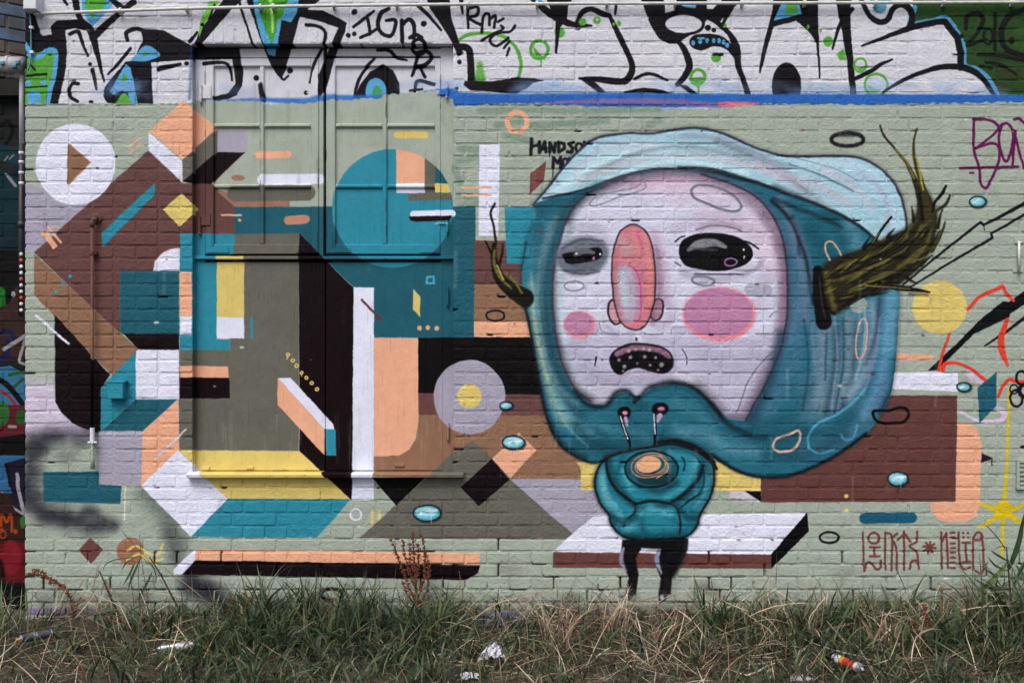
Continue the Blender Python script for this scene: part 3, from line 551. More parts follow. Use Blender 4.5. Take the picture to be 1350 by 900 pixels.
# small body
L([(800,604),(830,598),(862,590)],8,(10,30,38),soft=16,op=.8); L([(872,580),(905,584),(940,604),(962,622)],7,(8,26,34),soft=14,op=.8,clip=hm)
L([(760,560),(780,582),(810,590)],9,(18,62,76),soft=18,op=.7,clip=hm); L([(960,560),(1010,580),(1060,570)],10,(18,66,82),soft=22,op=.6,clip=hm); L([(1030,440),(1016,500),(990,555)],10,(16,58,74),soft=18,op=.7,clip=hm)
body=[(784,634),(792,612),(806,601),(830,594),(862,588),(892,586),(920,596),(938,610),(942,628),(937,652),(926,672),(921,682),(919,692),(906,706),(880,711),(838,711),(818,704),(806,690),(803,678),(790,660)]
L(body,6,(20,30,36),soft=7,op=.6,closed=True); P(body,(34,126,144),sm=True); bm_ = K.mask(body, True)
for pts,wd,col,so,op in [([(790,620),(795,650),(815,680)],8,(110,178,190),8,.6),([(800,625),(806,660),(820,690)],6,(20,84,104),6,.7),([(928,620),(924,650),(905,690)],12,(24,98,118),8,.7),([(915,612),(905,640),(880,655)],9,(70,160,176),8,.6),([(850,600),(900,598),(925,610)],7,(60,154,172),7,.6),([(835,675),(860,670),(885,676)],10,(70,164,180),8,.6),([(830,700),(870,704),(905,698)],9,(24,100,120),7,.7),([(880,680),(895,690),(895,704)],6,(24,90,108),6,.6)]:
    L(pts,wd,col,soft=so*1.6,op=op,clip=bm_)
for pts,wd in [([(799,604),(801,622),(810,642),(826,656),(838,664)],2.8),([(838,664),(836,676),(826,684),(822,695)],2.5),([(838,663),(860,661),(882,663),(893,672),(897,690),(896,704)],2.4),([(882,663),(900,650),(918,632),(926,612)],2),([(805,678),(818,683),(830,682)],1.8),([(893,672),(915,655),(936,645)],2),([(899,602),(903,610),(902,620)],1.8),([(916,600),(928,618),(925,645),(905,662)],1.6)]:
    L(pts,wd,(12,24,32),soft=1.8)
for pts,wd in [([(806,601),(796,622),(797,650),(812,676),(832,694)],10),([(934,612),(938,640),(922,672)],9)]: L(pts,wd,(100,176,190),soft=12,op=.55,clip=bm_)
for pts,wd in [([(860,596),(900,592),(930,610),(934,640),(915,668)],7),([(822,604),(812,630),(826,652)],6),([(850,668),(846,690),(852,704)],5)]: L(pts,wd,(18,76,92),soft=12,op=.7,clip=bm_)
for pts,wd in [([(803,606),(806,630),(820,652),(840,668)],9),([(926,616),(915,640),(893,660),(868,667)],9),([(804,680),(820,688),(838,680)],9),([(922,684),(905,680),(893,668)],8),([(826,706),(860,710),(900,706)],9),([(846,640),(870,646),(892,636)],9)]: L(pts,wd,(10,50,62),soft=11,op=.75,clip=bm_)
for pts,wd in [([(793,625),(797,645),(812,668)],6),([(822,620),(832,645)],6),([(935,630),(928,652),(915,668)],5),([(845,676),(868,672),(884,678)],6),([(815,692),(828,700)],4)]: L(pts,wd,(96,180,194),soft=8,op=.6,clip=bm_)
L([(799,604),(801,622),(810,642),(826,656),(838,664)],3.6,(10,20,26),soft=2.4); L([(838,663),(860,660),(884,663)],3.4,(10,20,26),soft=2.4); L([(884,663),(904,650),(922,630),(928,612)],3,(10,20,26),soft=2.4)
L(body,9,(14,60,74),soft=14,op=.55,closed=True,clip=bm_); L(body,2.8,(14,22,28),soft=1.8,closed=True)
L([(868,583),(895,582),(920,592),(938,606),(945,618)],[4,6,7,6,3],(10,14,18),soft=3)
E(859,618,35,24,(24,84,98)); E(864,630,24,9,(14,40,48),soft=5,op=.8); E(859,618,35,24,(12,18,24),ring=2.4,soft=1.5)
E(856,613,24,16,(190,140,110),rot=-12,ring=2,op=.8); E(857,613,20,13,(190,140,110),rot=-12,ring=1.6); E(855,612,16.5,11,(222,168,128),rot=-12); L([(870,600),(880,612),(878,622),(866,630)],2,(190,140,110))
LG=(9,8,12)
P([(820,711),(908,709),(906,726),(896,745),(886,762),(884,783),(868,785),(871,762),(863,742),(867,724),(846,722),(838,735),(842,758),(838,784),(825,784),(829,760),(819,738)],LG,soft=2.2)
L([(905,715),(900,735),(888,760)],5,(30,30,36),soft=6,op=.7)
L([(822,722),(819,738),(826,752)],[3,6,2],(140,136,164),soft=3); L([(870,724),(866,738),(872,756)],[3,7,2],(140,136,164),soft=3); P([(853,724),(868,723),(864,730),(850,728)],(190,186,196),soft=2)
E(827,787,9,5,(30,44,54),rot=-30,soft=1.5); E(874,787,5,8,(40,40,60),rot=25,soft=1.5); E(873,787,2.6,4,(190,200,225),soft=1.5); E(824,788,3,2,(150,170,180),soft=1.5)
# branches
BK=(16,15,10); OL=(104,99,46)
L([(652,268),(647,281),(651,300),(654,322)],[3,3.5,3,3.5],(34,30,22)); L([(640,318),(646,330),(652,344)],[2,3,3],BK); L([(663,321),(662,335),(658,350)],[2,3,3],BK)
L([(651,322),(652,345),(658,365),(672,380),(692,393)],[5,9,14,19,24],BK,soft=3); L([(652,330),(652,350),(660,366),(674,380)],[3,4,4,3],OL,soft=3); L([(668,360),(678,370),(688,386)],[3,3,3],(110,108,50),soft=3); L([(655,350),(664,368)],2,(190,180,90),soft=2)
L([(1078,356),(1080,390),(1086,424)],[13,16,21],(10,10,12),soft=2); L([(1080,362),(1083,395),(1088,420)],1.5,(70,70,64),soft=1.5,op=.7); 
br=[(1083,360),(1092,346),(1110,337),(1140,327),(1170,313),(1192,303),(1205,290),(1211,270),(1214,250),(1224,255),(1234,278),(1234,300),(1228,325),(1214,350),(1196,366),(1176,379),(1150,388),(1125,399),(1106,411),(1096,413),(1089,395)]
L(br,5,(20,20,18),soft=6,op=.5,closed=True); P(br,(36,33,22),sm=True,soft=1.2); bm2 = K.mask(br, True)
for pts,wd,op in [([(1090,360),(1094,385),(1100,405)],7,.8),([(1095,358),(1130,345),(1165,328),(1195,312)],4,.9),([(1098,372),(1130,360),(1165,344),(1200,322),(1215,298)],4,.8),([(1105,352),(1140,338),(1175,322)],3,.7),([(1110,395),(1140,380),(1165,370)],5,.9),([(1120,385),(1160,365),(1190,350),(1215,325)],3.5,.8),([(1215,260),(1222,285),(1215,310)],4,.8),([(1228,280),(1226,310),(1205,345)],4,.8),([(1200,300),(1213,285)],3,.7),([(1185,350),(1205,340)],4,.6)]:
    L(pts,wd,OL,soft=6,op=op,clip=bm2)
hr=random.Random(3)
for i in range(60):
    t=hr.random(); o=hr.uniform(-1,1)
    ax=np.array([[1086,385],[1120,368],[1160,345],[1195,325],[1216,300],[1220,268]],float); q=K.spl(ax,False,6); i0=int(t*(len(q)-8)); seg=q[i0:i0+hr.randint(4,8)]
    wdt=np.interp(i0/len(q),[0,.5,1],[24,24,9]); d=(seg[-1]-seg[0]); d/=np.linalg.norm(d)+1e-6; nn=np.array([-d[1],d[0]])*o*wdt
    L([tuple(p+nn*(1+.1*j)) for j,p in enumerate(seg)],[1,hr.uniform(1.5,3.5),.6],hr.choice([(12,11,8),(14,13,8),(10,9,7),(84,80,40),(112,106,54),(50,48,28),(12,11,8)]),soft=2.6,op=.8,clip=bm2)
for x,y,dx,dy in [(1150,388,20,-2),(1196,366,14,8),(1214,350,16,-14),(1120,402,14,4),(1228,325,12,-22),(1138,327,10,-16),(1170,313,10,-12),(1205,292,-3,-20),(1236,300,7,-26),(1180,379,22,-2)]:
    L([(x,y),(x+dx*.5,y+dy*.55),(x+dx,y+dy)],[5,3,1],(22,20,12),soft=2)
for pts in [[(1100,366),(1140,352),(1180,334),(1205,316)],[(1112,404),(1150,375),(1185,360)],[(1195,330),(1220,300)],[(1130,348),(1170,332)],[(1150,384),(1180,366),(1210,345)]]: L(pts,2,(10,10,8),soft=2,clip=bm2)
L([(1083,362),(1085,385),(1092,408),(1100,414)],3,(10,10,8))
L([(1160,166),(1166,180),(1180,197),(1195,215),(1207,240),(1213,265),(1216,290)],[2.5,3,3,4,7,9,12],(40,38,20),soft=1.5); L([(1180,197),(1195,214),(1205,235)],[2,2.5,3],OL)
L([(1209,170),(1205,188),(1206,212),(1213,235),(1221,262),(1226,290)],[2.5,3,4.5,7,9,14],(56,52,26),soft=1.5); L([(1207,205),(1212,225),(1217,250)],[2,3,3],(150,145,60)); L([(1212,255),(1216,290)],4,BK,soft=2)
L([(1247,245),(1242,256),(1233,266),(1230,280)],[3,4.5,3.5,4],BK); L([(1253,258),(1246,270),(1233,280),(1228,300)],[3,4.5,4,5],(50,48,24)); L([(1175,286),(1162,303),(1152,318),(1138,328)],[3,3.5,4,3],BK); L([(1160,306),(1150,320)],1.5,OL); L([(1246,293),(1241,308),(1228,330)],[2.5,4,7],(60,56,30)); L([(1160,374),(1182,380),(1205,382),(1226,385)],[6,6,5,2],BK); L([(1140,376),(1175,379),(1200,381)],[2,2,1.5],OL)
L([(1200,387),(1222,388)],5,(60,60,50),soft=5,op=.5)
PK=(214,168,152)
L([(1094,343),(1088,330),(1089,320),(1097,319),(1105,328),(1109,336)],2.4,PK,soft=1.2); E(1136,447,7,27,PK,rot=6,ring=2,soft=1.2); L([(1019,586),(1025,577),(1040,573),(1052,567),(1055,577),(1046,592),(1030,595),(1021,592)],3,PK,soft=1.4,closed=True)
E(1132,402,12,11,(136,156,152),clip=K.mask([(1110,408),(1145,390),(1160,390),(1160,430),(1110,430)]))
L([(1151,543),(1158,541),(1172,541),(1185,537),(1195,539),(1198,547),(1190,556),(1170,558),(1156,555)],3.8,(14,10,14),closed=True)
for cx,cy,rx,ry in [(563,676,18,10.5),(677,583,14.5,8.5),(667.5,534.5,8.5,5),(1184,631,13,9),(1271,510,9,5.5),(1289,266,11,7)]:
    E(cx+1,cy+1,rx+1.5,ry+1.5,(26,28,34),soft=3,op=.7); E(cx,cy,rx,ry,(80,160,180)); E(cx-1,cy-1,rx*.8,ry*.7,(150,206,220),soft=4); E(cx,cy,rx,ry,(20,26,32),ring=1.8,soft=1.2); L([(cx-rx*.5,cy+1),(cx+rx*.2,cy-ry*.4)],1.4,(225,240,245),soft=1.5)
    if ry>8: L([(cx+rx*.25,cy-ry*.1),(cx+rx*.75,cy-ry*.35)],[3,1.5],(225,240,245),soft=2); L([(cx+rx*.3,cy),(cx+rx*.3,cy+ry*1.2)],1,(200,220,228),op=.7)
L([(663,590),(690,592)],[1,1],(20,24,30))
# foot of the wall: older colours
for x0_,x1_,y,c_ in [(36,130,806,(128,112,160)),(740,780,812,(70,90,160)),(755,800,806,(110,90,150)),(868,905,808,(88,20,48)),(1130,1190,806,(140,130,150)),(960,1010,812,(110,90,140)),(600,700,816,(90,110,150)),(400,520,818,(150,150,160))]:
    L([(x0_,y),(x1_,y+1)],9,c_,soft=4,op=.85)
# shade of deep mortar gaps painted along joints, some maroon old paint (from the real brick layout), pock marks, runs
def jy(k): return 22.2+16.77*k
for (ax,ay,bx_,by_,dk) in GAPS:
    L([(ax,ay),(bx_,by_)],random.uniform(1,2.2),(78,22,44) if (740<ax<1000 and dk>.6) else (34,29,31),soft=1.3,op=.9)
for i in range(520):
    x, y = random.uniform(34,1440), random.uniform(-40,800)
    if 256 < x < 597 and 60 < y < 625 and random.random()<.75: continue
    k = round((y-22.2)/16.77); y = jy(k)+random.uniform(-2,2) if random.random()<.7 else y
    r_ = random.uniform(.3,1.1); L([(x,y),(x+random.uniform(-3,3),y+random.uniform(-1,1))],r_,random.choice([(50,46,48),(84,80,80),(60,40,40)]),soft=1,op=random.uniform(.3,.85))
for i in range(70):
    x = random.uniform(262,760); y = random.uniform(540,600); 
    L([(x,y),(x+random.uniform(-.5,.5),y+random.uniform(12,50))],.9,random.choice([(200,200,205),(190,170,150),(120,110,100)]),soft=1,op=.22)
gr_ = random.Random(8)
for i in range(240):      # splashed soil and damp along the foot
    x = gr_.uniform(34,1400); y = 822-abs(gr_.gauss(0,20)); r_ = gr_.uniform(4,16)
    E(x,y,r_,r_*gr_.uniform(.4,1.1),gr_.choice([(86,84,70),(70,66,56),(96,100,80)]),soft=r_*1.5,op=gr_.uniform(.12,.4))
for i in range(900): x = gr_.uniform(34,1400); y = 825-abs(gr_.gauss(0,34)); E(x,y,gr_.uniform(.3,.9),gr_.uniform(.3,.9),(62,54,44),soft=.9,op=.6)
for i in range(90):       # rusty and grey runs, scuffs
    x = gr_.uniform(34,1400); y = gr_.uniform(20,700); L([(x,y),(x+gr_.uniform(-1,1),y+gr_.uniform(14,70))],gr_.uniform(1.5,5),gr_.choice([(96,92,86),(120,112,100),(205,205,205)]),soft=4,op=gr_.uniform(.08,.2))
for i in range(70):       # flakes down to older coats
    x = gr_.uniform(34,1400); y = jy(gr_.randint(0,46))+gr_.uniform(-1.5,2); n_ = gr_.randint(5,8); r_ = gr_.uniform(1.2,3.4)
    P([(x+r_*gr_.uniform(.6,1.8)*math.cos(6.28*k/n_), y+r_*gr_.uniform(.4,.8)*math.sin(6.28*k/n_)) for k in range(n_)],gr_.choice([(92,84,86),(70,60,60),(150,120,120),(200,200,205)]),op=.85)
for yy in (621.5,):
    for i in range(30): x = gr_.uniform(258,590); L([(x,yy-1),(x+gr_.uniform(3,16),yy-1)],gr_.uniform(.8,2),(60,50,46),soft=1.2,op=.6)
for x_ in (270.5,420,430,581,343,509): 
    for i in range(7): y = gr_.uniform(90,330); L([(x_,y),(x_,y+gr_.uniform(3,16))],gr_.uniform(.6,1.4),gr_.choice([(60,60,60),(110,100,96)]),soft=1,op=.6)
K.C += (K.N*.014)[..., None]
MURAL = K.image('mural_paint')
# the side wall beyond the corner has its own older paint
A2 = Canvas(-60, -30, 45, 880, 2.0, (40,36,38))
P2, L2, E2 = A2.P, A2.L, A2.E
P2([(-60,125),(45,125),(45,330),(-60,330)],(24,52,62)); E2(8,180,26,50,(50,54,56)); L2([(2,165),(12,160),(16,175),(8,190)],5,(16,18,20)); L2([(-10,200),(30,206)],22,(40,84,100)); E2(5,265,22,40,(20,66,78)); L2([(8,230),(20,245)],4,(200,200,205)); L2([(5,212),(10,206)],2,(190,200,205)); L2([(12,210),(17,204)],2,(190,200,205))
P2([(-60,330),(45,330),(45,440),(-60,440)],(14,16,18)); L2([(0,385),(0,408)],14,(40,150,50),soft=3); P2([(12,400),(20,380),(45,370),(45,470),(-60,470),(-60,430)],(74,50,44)); L2([(-4,440),(12,436),(20,450)],6,(30,36,90)); L2([(-6,480),(8,470),(9,450)],7,(30,36,96))
L2([(5,460),(34,442)],5,(205,200,215)); L2([(34,445),(25,474),(34,480)],4,(205,200,215)); E2(18,388,3,4,(210,210,220))
P2([(-60,490),(14,482),(45,500),(45,540),(-60,540)],(70,150,200)); L2([(12,494),(34,490)],4,(50,110,50)); L2([(16,512),(30,500)],4,(50,110,50)); L2([(-10,495),(12,510),(35,540)],7,(16,14,18)); L2([(-10,508),(8,520),(22,535)],4,(200,60,70))
P2([(-60,530),(45,535),(45,600),(-60,600)],(120,36,46)); E2(2,545,10,16,(60,130,60)); E2(28,550,8,10,(50,110,50)); L2([(12,562),(20,562)],4,(200,190,190)); P2([(-60,585),(45,570),(45,605),(-60,600)],(16,14,16))
P2([(-60,600),(45,600),(45,650),(-60,650)],(60,130,190)); P2([(8,610),(45,600),(45,680),(20,670)],(38,26,60)); L2([(22,625),(26,655),(34,680)],5,(210,210,220)); L2([(2,650),(15,668),(34,680)],5,(210,210,220)); L2([(8,612),(14,640)],4,(16,14,16))
P2([(-60,640),(8,650),(20,672),(45,690),(45,720),(-60,720)],(64,40,34)); L2([(2,700),(2,678),(8,688),(14,678),(16,700)],3.6,(214,84,30)); E2(21,700,3,3,(214,84,30)); E2(4,704,4,5,(214,84,30),ring=2); E2(30,688,4,8,(70,150,60))
P2([(-60,715),(45,715),(45,775),(-60,775)],(120,26,36)); E2(14,735,14,24,(170,34,50),soft=5); P2([(-60,768),(45,768),(45,880),(-60,880)],(18,18,22),soft=4); L2([(0,740),(4,765)],6,(30,20,24),soft=5)
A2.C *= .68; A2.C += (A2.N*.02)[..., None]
SIDEART = A2.image('side_wall_paint')
# ======================= materials =======================
def paint_mat(name, img, x0, y0, x1, y1, kx=1.0, cy=None, rough=.62, bump=1.0, streak=0):
    m = bpy.data.materials.new(name); m.use_nodes = True; n = m.node_tree.nodes; l = m.node_tree.links
    b = n['Principled BSDF']; g = n.new('ShaderNodeNewGeometry')
    mp = n.new('ShaderNodeMapping'); mp.vector_type = 'POINT'
    # world X,Z -> picture u,v ; rotate so Z becomes the picture's y
    sep = n.new('ShaderNodeSeparateXYZ'); l.new(g.outputs['Position'], sep.inputs[0])
    def lin(sock, a, c):
        q = n.new('ShaderNodeMath'); q.operation = 'MULTIPLY_ADD'; l.new(sock, q.inputs[0]); q.inputs[1].default_value = a; q.inputs[2].default_value = c; return q.outputs[0]
    n.remove(mp)
    # px = 675 + X/(U*kx);  py = 450-(Z-CAMH)/(U*kx)
    su = 1/(U*kx)/(x1-x0); ou = (675-x0)/(x1-x0)
    sv = 1/(U*kx)/(y1-y0); ov = 1-(450-y0)/(y1-y0)-CAMH*sv
    cb = n.new('ShaderNodeCombineXYZ'); l.new(lin(sep.outputs[0], su, ou), cb.inputs[0]); l.new(lin(sep.outputs[2], sv, ov), cb.inputs[1])
    t = n.new('ShaderNodeTexImage'); t.image = img; t.extension = 'EXTEND'; t.interpolation = 'Cubic'; l.new(cb.outputs[0], t.inputs[0])
    # slight uneven coat, colour only
    n1 = n.new('ShaderNodeTexNoise'); n1.inputs['Scale'].default_value = 9; n1.inputs['Detail'].default_value = 8; n1.inputs['Roughness'].default_value = .7; l.new(g.outputs['Position'], n1.inputs[0])
    mr = n.new('ShaderNodeMapRange'); mr.inputs[1].default_value = .25; mr.inputs[2].default_value = .75; mr.inputs[3].default_value = .86; mr.inputs[4].default_value = 1.1; l.new(n1.outputs[0], mr.inputs[0])
    n2 = n.new('ShaderNodeTexNoise'); n2.inputs['Scale'].default_value = 190; n2.inputs['Detail'].default_value = 3; l.new(g.outputs['Position'], n2.inputs[0])
    mr2 = n.new('ShaderNodeMapRange'); mr2.inputs[1].default_value = .3; mr2.inputs[2].default_value = .7; mr2.inputs[3].default_value = .93; mr2.inputs[4].default_value = 1.07; l.new(n2.outputs[0], mr2.inputs[0])
    mu = n.new('ShaderNodeMath'); mu.operation = 'MULTIPLY'; l.new(mr.outputs[0], mu.inputs[0]); l.new(mr2.outputs[0], mu.inputs[1])
    mx = n.new('ShaderNodeMix'); mx.data_type = 'RGBA'; mx.blend_type = 'MULTIPLY'; mx.inputs[0].default_value = 1; l.new(t.outputs[0], mx.inputs[6]); l.new(mu.outputs[0], mx.inputs[7])
    # chips through to old dark paint, sparse
    n3 = n.new('ShaderNodeTexNoise'); n3.inputs['Scale'].default_value = 34; n3.inputs['Detail'].default_value = 6; n3.inputs['Roughness'].default_value = .75; l.new(g.outputs['Position'], n3.inputs[0])
    ch = n.new('ShaderNodeMapRange'); ch.inputs[1].default_value = .70; ch.inputs[2].default_value = .725; l.new(n3.outputs[0], ch.inputs[0])
    mc = n.new('ShaderNodeMix'); mc.data_type = 'RGBA'; l.new(ch.outputs[0], mc.inputs[0]); l.new(mx.outputs[2], mc.inputs[6]); mc.inputs[7].default_value = (.06, .05, .05, 1)
    l.new(mc.outputs[2], b.inputs['Base Color'])
    b.inputs['Roughness'].default_value = rough; b.inputs['Specular IOR Level'].default_value = .10
    # relief: roller stipple, brush runs, fine grit
    h1 = n.new('ShaderNodeTexNoise'); h1.inputs['Scale'].default_value = 45; h1.inputs['Detail'].default_value = 5; h1.inputs['Roughness'].default_value = .6; h1.inputs['Distortion'].default_value = .8
    l.new(g.outputs['Position'], h1.inputs[0])
    bp = n.new('ShaderNodeBump'); bp.inputs['Strength'].default_value = .55*bump; bp.inputs['Distance'].default_value = .006; l.new(h1.outputs[0], bp.inputs['Height'])
    bp2 = n.new('ShaderNodeBump'); bp2.inputs['Strength'].default_value = .35*bump; bp2.inputs['Distance'].default_value = .0015; l.new(n2.outputs[0], bp2.inputs['Height']); l.new(bp.outputs[0], bp2.inputs['Normal'])
    last = bp2
    if streak:
        vm = n.new('ShaderNodeVectorMath'); vm.operation = 'MULTIPLY'; vm.inputs[1].default_value = (90, 1, 5); l.new(g.outputs['Position'], vm.inputs[0])
        h3 = n.new('ShaderNodeTexNoise'); h3.inputs['Scale'].default_value = 1; h3.inputs['Detail'].default_value = 2; l.new(vm.outputs[0], h3.inputs[0])
        r3 = n.new('ShaderNodeMapRange'); r3.inputs[1].default_value = .6; r3.inputs[2].default_value = .75; l.new(h3.outputs[0], r3.inputs[0])
        bp3 = n.new('ShaderNodeBump'); bp3.inputs['Strength'].default_value = streak; bp3.inputs['Distance'].default_value = .002; l.new(r3.outputs[0], bp3.inputs['Height']); l.new(bp2.outputs[0], bp3.inputs['Normal']); last = bp3
    l.new(last.outputs[0], b.inputs['Normal'])
    return m
def flat_mat(name, col, rough=.6, metal=0, var=.25, scale=30, bump=.3, col2=None, dist=.002):
    m = bpy.data.materials.new(name); m.use_nodes = True; n = m.node_tree.nodes; l = m.node_tree.links; b = n['Principled BSDF']
    tc = n.new('ShaderNodeNewGeometry'); t = n.new('ShaderNodeTexNoise'); t.inputs['Scale'].default_value = scale; t.inputs['Detail'].default_value = 6; l.new(tc.outputs['Position'], t.inputs[0])
    r = n.new('ShaderNodeValToRGB'); c2 = col2 or tuple(min(1, c*(1+var)) for c in col); c1 = col if col2 else tuple(c*(1-var) for c in col)
    r.color_ramp.elements[0].position = .35; r.color_ramp.elements[1].position = .65
    r.color_ramp.elements[0].color = (*c1, 1); r.color_ramp.elements[1].color = (*c2, 1); l.new(t.outputs[0], r.inputs[0]); l.new(r.outputs[0], b.inputs['Base Color'])
    b.inputs['Roughness'].default_value = rough; b.inputs['Metallic'].default_value = metal; b.inputs['Specular IOR Level'].default_value = .4
    if bump:
        bp = n.new('ShaderNodeBump'); bp.inputs['Strength'].default_value = bump; bp.inputs['Distance'].default_value = dist; l.new(t.outputs[0], bp.inputs['Height']); l.new(bp.outputs[0], b.inputs['Normal'])
    return m
DD = 0.055                                      # how deep the window and door faces sit
M_WALL = paint_mat('painted_brick', MURAL, CX0, CY0, CX1, CY1, bump=1.7)
M_DOOR = paint_mat('painted_steel', MURAL, CX0, CY0, CX1, CY1, kx=(CAMD+DD)/CAMD, rough=.5, bump=.55, streak=.9)
M_SIDE = paint_mat('painted_side_brick', SIDEART, -60, -30, 45, 880, kx=(CAMD+.35)/CAMD)
M_CONDUIT = flat_mat('grey_white_conduit', (.55,.56,.53), .45, 0, .12, 40, .1)
M_BOX = flat_mat('pale_grey_plastic', (.62,.64,.68), .4, 0, .06, 20, .1)
M_DARK = flat_mat('gap_shade_colour', (.012,.012,.012), .9, 0, .3, 20, 0)  # near-black colour imitates the shade under the thick pipe
M_SOIL = flat_mat('soil', (.035,.03,.022), .95, 0, .4, 8, .8, col2=(.075,.062,.045), dist=.02)
M_WHITE = flat_mat('white_sprayed_plastic', (.66,.66,.72), .5, 0, .1)
M_FAT = flat_mat('dirty_white_pipe', (.36,.35,.36), .55, 0, .25, 12)
M_DOWN = flat_mat('sprayed_downpipe', (.62,.58,.68), .5, 0, .1, 14)
M_DPD = flat_mat('dark_downpipe', (.03,.03,.035), .5, 0, .3, 14)
M_RED = flat_mat('red_paint', (.55,.05,.03), .5)
M_BLUEGREY = flat_mat('grimy_oblique_brick', (.07,.065,.065), .85, 0, .3, 14, .5, col2=(.13,.105,.085))
M_BLUEBR = flat_mat('blue_sprayed_brick', (.07,.08,.10), .8, 0, .3, 9, .5, col2=(.11,.19,.32))
M_TEALM = flat_mat('teal_spray_mark', (.07,.25,.33), .6)
# ======================= mesh helpers =======================
def raw(name, V, F, mat=None, parent=None, smooth=False):
    me = bpy.data.meshes.new(name); me.from_pydata([tuple(v) for v in V], [], F)
    if smooth: me.polygons.foreach_set('use_smooth', [True]*len(me.polygons))
    if mat: me.materials.append(mat)
    o = bpy.data.objects.new(name, me); COL.objects.link(o)
    if parent: o.parent = parent
    return o
def fast(name, V, Q, mat, parent=None, smooth=False, colors=None, tris=False):
    V = np.asarray(V, np.float32); Q = np.asarray(Q, np.int32); k = Q.shape[1]
    me = bpy.data.meshes.new(name); me.vertices.add(len(V)); me.vertices.foreach_set('co', V.ravel())
    me.loops.add(Q.size); me.loops.foreach_set('vertex_index', Q.ravel())
    me.polygons.add(len(Q)); me.polygons.foreach_set('loop_start', np.arange(0, Q.size, k, dtype=np.int32)); me.polygons.foreach_set('loop_total', np.full(len(Q), k, np.int32))
    if smooth: me.polygons.foreach_set('use_smooth', np.ones(len(Q), bool))
    me.update(calc_edges=True)
    if colors is not None:
        ca = me.color_attributes.new('Col', 'FLOAT_COLOR', 'POINT'); ca.data.foreach_set('color', np.asarray(colors, np.float32).ravel())
    me.materials.append(mat); o = bpy.data.objects.new(name, me); COL.objects.link(o)
    if parent: o.parent = parent
    return o
def empty(name, loc=(0,0,0)):
    o = bpy.data.objects.new(name, None); COL.objects.link(o); o.location = loc; o.empty_display_size = .1; return o
def tag(o, label, cat, group=None):
    o['label'] = label; o['category'] = cat
    if group: o['group'] = group
    return o
def chbox(x0, x1, z0, z1, yf, yb, ch=.0015):
    """box with a chamfered front (front faces -Y)"""
    V = [(x0+ch,yf,z0+ch),(x1-ch,yf,z0+ch),(x1-ch,yf,z1-ch),(x0+ch,yf,z1-ch),(x0,yf+ch,z0),(x1,yf+ch,z0),(x1,yf+ch,z1),(x0,yf+ch,z1),(x0,yb,z0),(x1,yb,z0),(x1,yb,z1),(x0,yb,z1)]
    F = [(0,1,2,3),(4,5,1,0),(5,6,2,1),(6,7,3,2),(7,4,0,3),(8,9,5,4),(9,10,6,5),(10,11,7,6),(11,8,4,7),(11,10,9,8)]
    return V, F
def join(parts):
    V, F = [], []
    for v, f in parts:
        o = len(V); V += list(v); F += [tuple(i+o for i in q) for q in f]
    return V, F
def pbox(px0, px1, py0, py1, yf, yb, ch=.0015):
    a = W(px0, py1, yf); b = W(px1, py0, yf); return chbox(a.x, b.x, a.z, b.z, yf, yb, ch)
def tube(pts, r, n=10, caps=True, rs=None):
    pts = [Vector(p) for p in pts]; V, F = [], []
    up = Vector((0.13, 1, 0.21)).normalized()
    for i, p in enumerate(pts):
        d = (pts[min(i+1, len(pts)-1)]-pts[max(i-1, 0)]).normalized()
        a = d.cross(up); a = a.normalized() if a.length > 1e-4 else d.orthogonal().normalized(); b = d.cross(a).normalized()
        rr = rs[i] if rs else r
        for j in range(n):
            t = 2*math.pi*j/n; V.append(p+a*(rr*math.cos(t))+b*(rr*math.sin(t)))
    for i in range(len(pts)-1):
        for j in range(n):
            k = (j+1) % n; F.append((i*n+j, i*n+k, (i+1)*n+k, (i+1)*n+j))
    if caps:
        F.append(tuple(range(n))[::-1]); F.append(tuple(range((len(pts)-1)*n, len(pts)*n)))
    return V, F
def lathe(prof, n=20):
    """profile [(r,z)] about Z"""
    V, F = [], []
    for r, z in prof:
        for j in range(n): t = 2*math.pi*j/n; V.append((r*math.cos(t), r*math.sin(t), z))
    for i in range(len(prof)-1):
        for j in range(n): k = (j+1) % n; F.append((i*n+j, i*n+k, (i+1)*n+k, (i+1)*n+j))
    F.append(tuple(range(n))[::-1]); F.append(tuple(range((len(prof)-1)*n, len(prof)*n)))
    return V, F
# ======================= ground =======================
def axis(lo, hi, step, far):
    a = list(np.arange(lo, hi+1e-6, step)); s = step; x = lo; left = []
    while x > -far: s *= 1.5; x -= s; left.append(x)
    s = step; x = hi; right = []
    while x < far: s *= 1.5; x += s; right.append(x)
    return np.array(left[::-1]+a+right)
gx = axis(-3.2, 3.2, .04, 400); gy = axis(-1.6, .3, .03, 400)
GXm, GYm = np.meshgrid(gx, gy)
def gh(x, y):
    h = .018*np.sin(x*3.1+1)*np.sin(y*4+.5)+.012*np.sin(x*9.3+2+y*3)*np.sin(y*11+x)+.006*np.sin(x*31+y*7)*np.sin(y*37-x*5)
    near = np.clip(1-np.abs(y+.1)/.5, 0, 1)*.05
    return (h+near)*np.exp(-(np.maximum(np.abs(x)-4, 0)/6)**2)*np.exp(-(np.maximum(np.abs(y)-3, 0)/6)**2)
GZ = gh(GXm, GYm)
V = np.stack([GXm, GYm, GZ], -1).reshape(-1, 3); ny, nx = GXm.shape
ii = (np.arange(ny-1)[:, None]*nx+np.arange(nx-1)[None, :]).ravel()
gr = fast('ground', V, np.stack([ii, ii+1, ii+nx+1, ii+nx], 1), M_SOIL, smooth=True); gr['kind'] = 'structure'
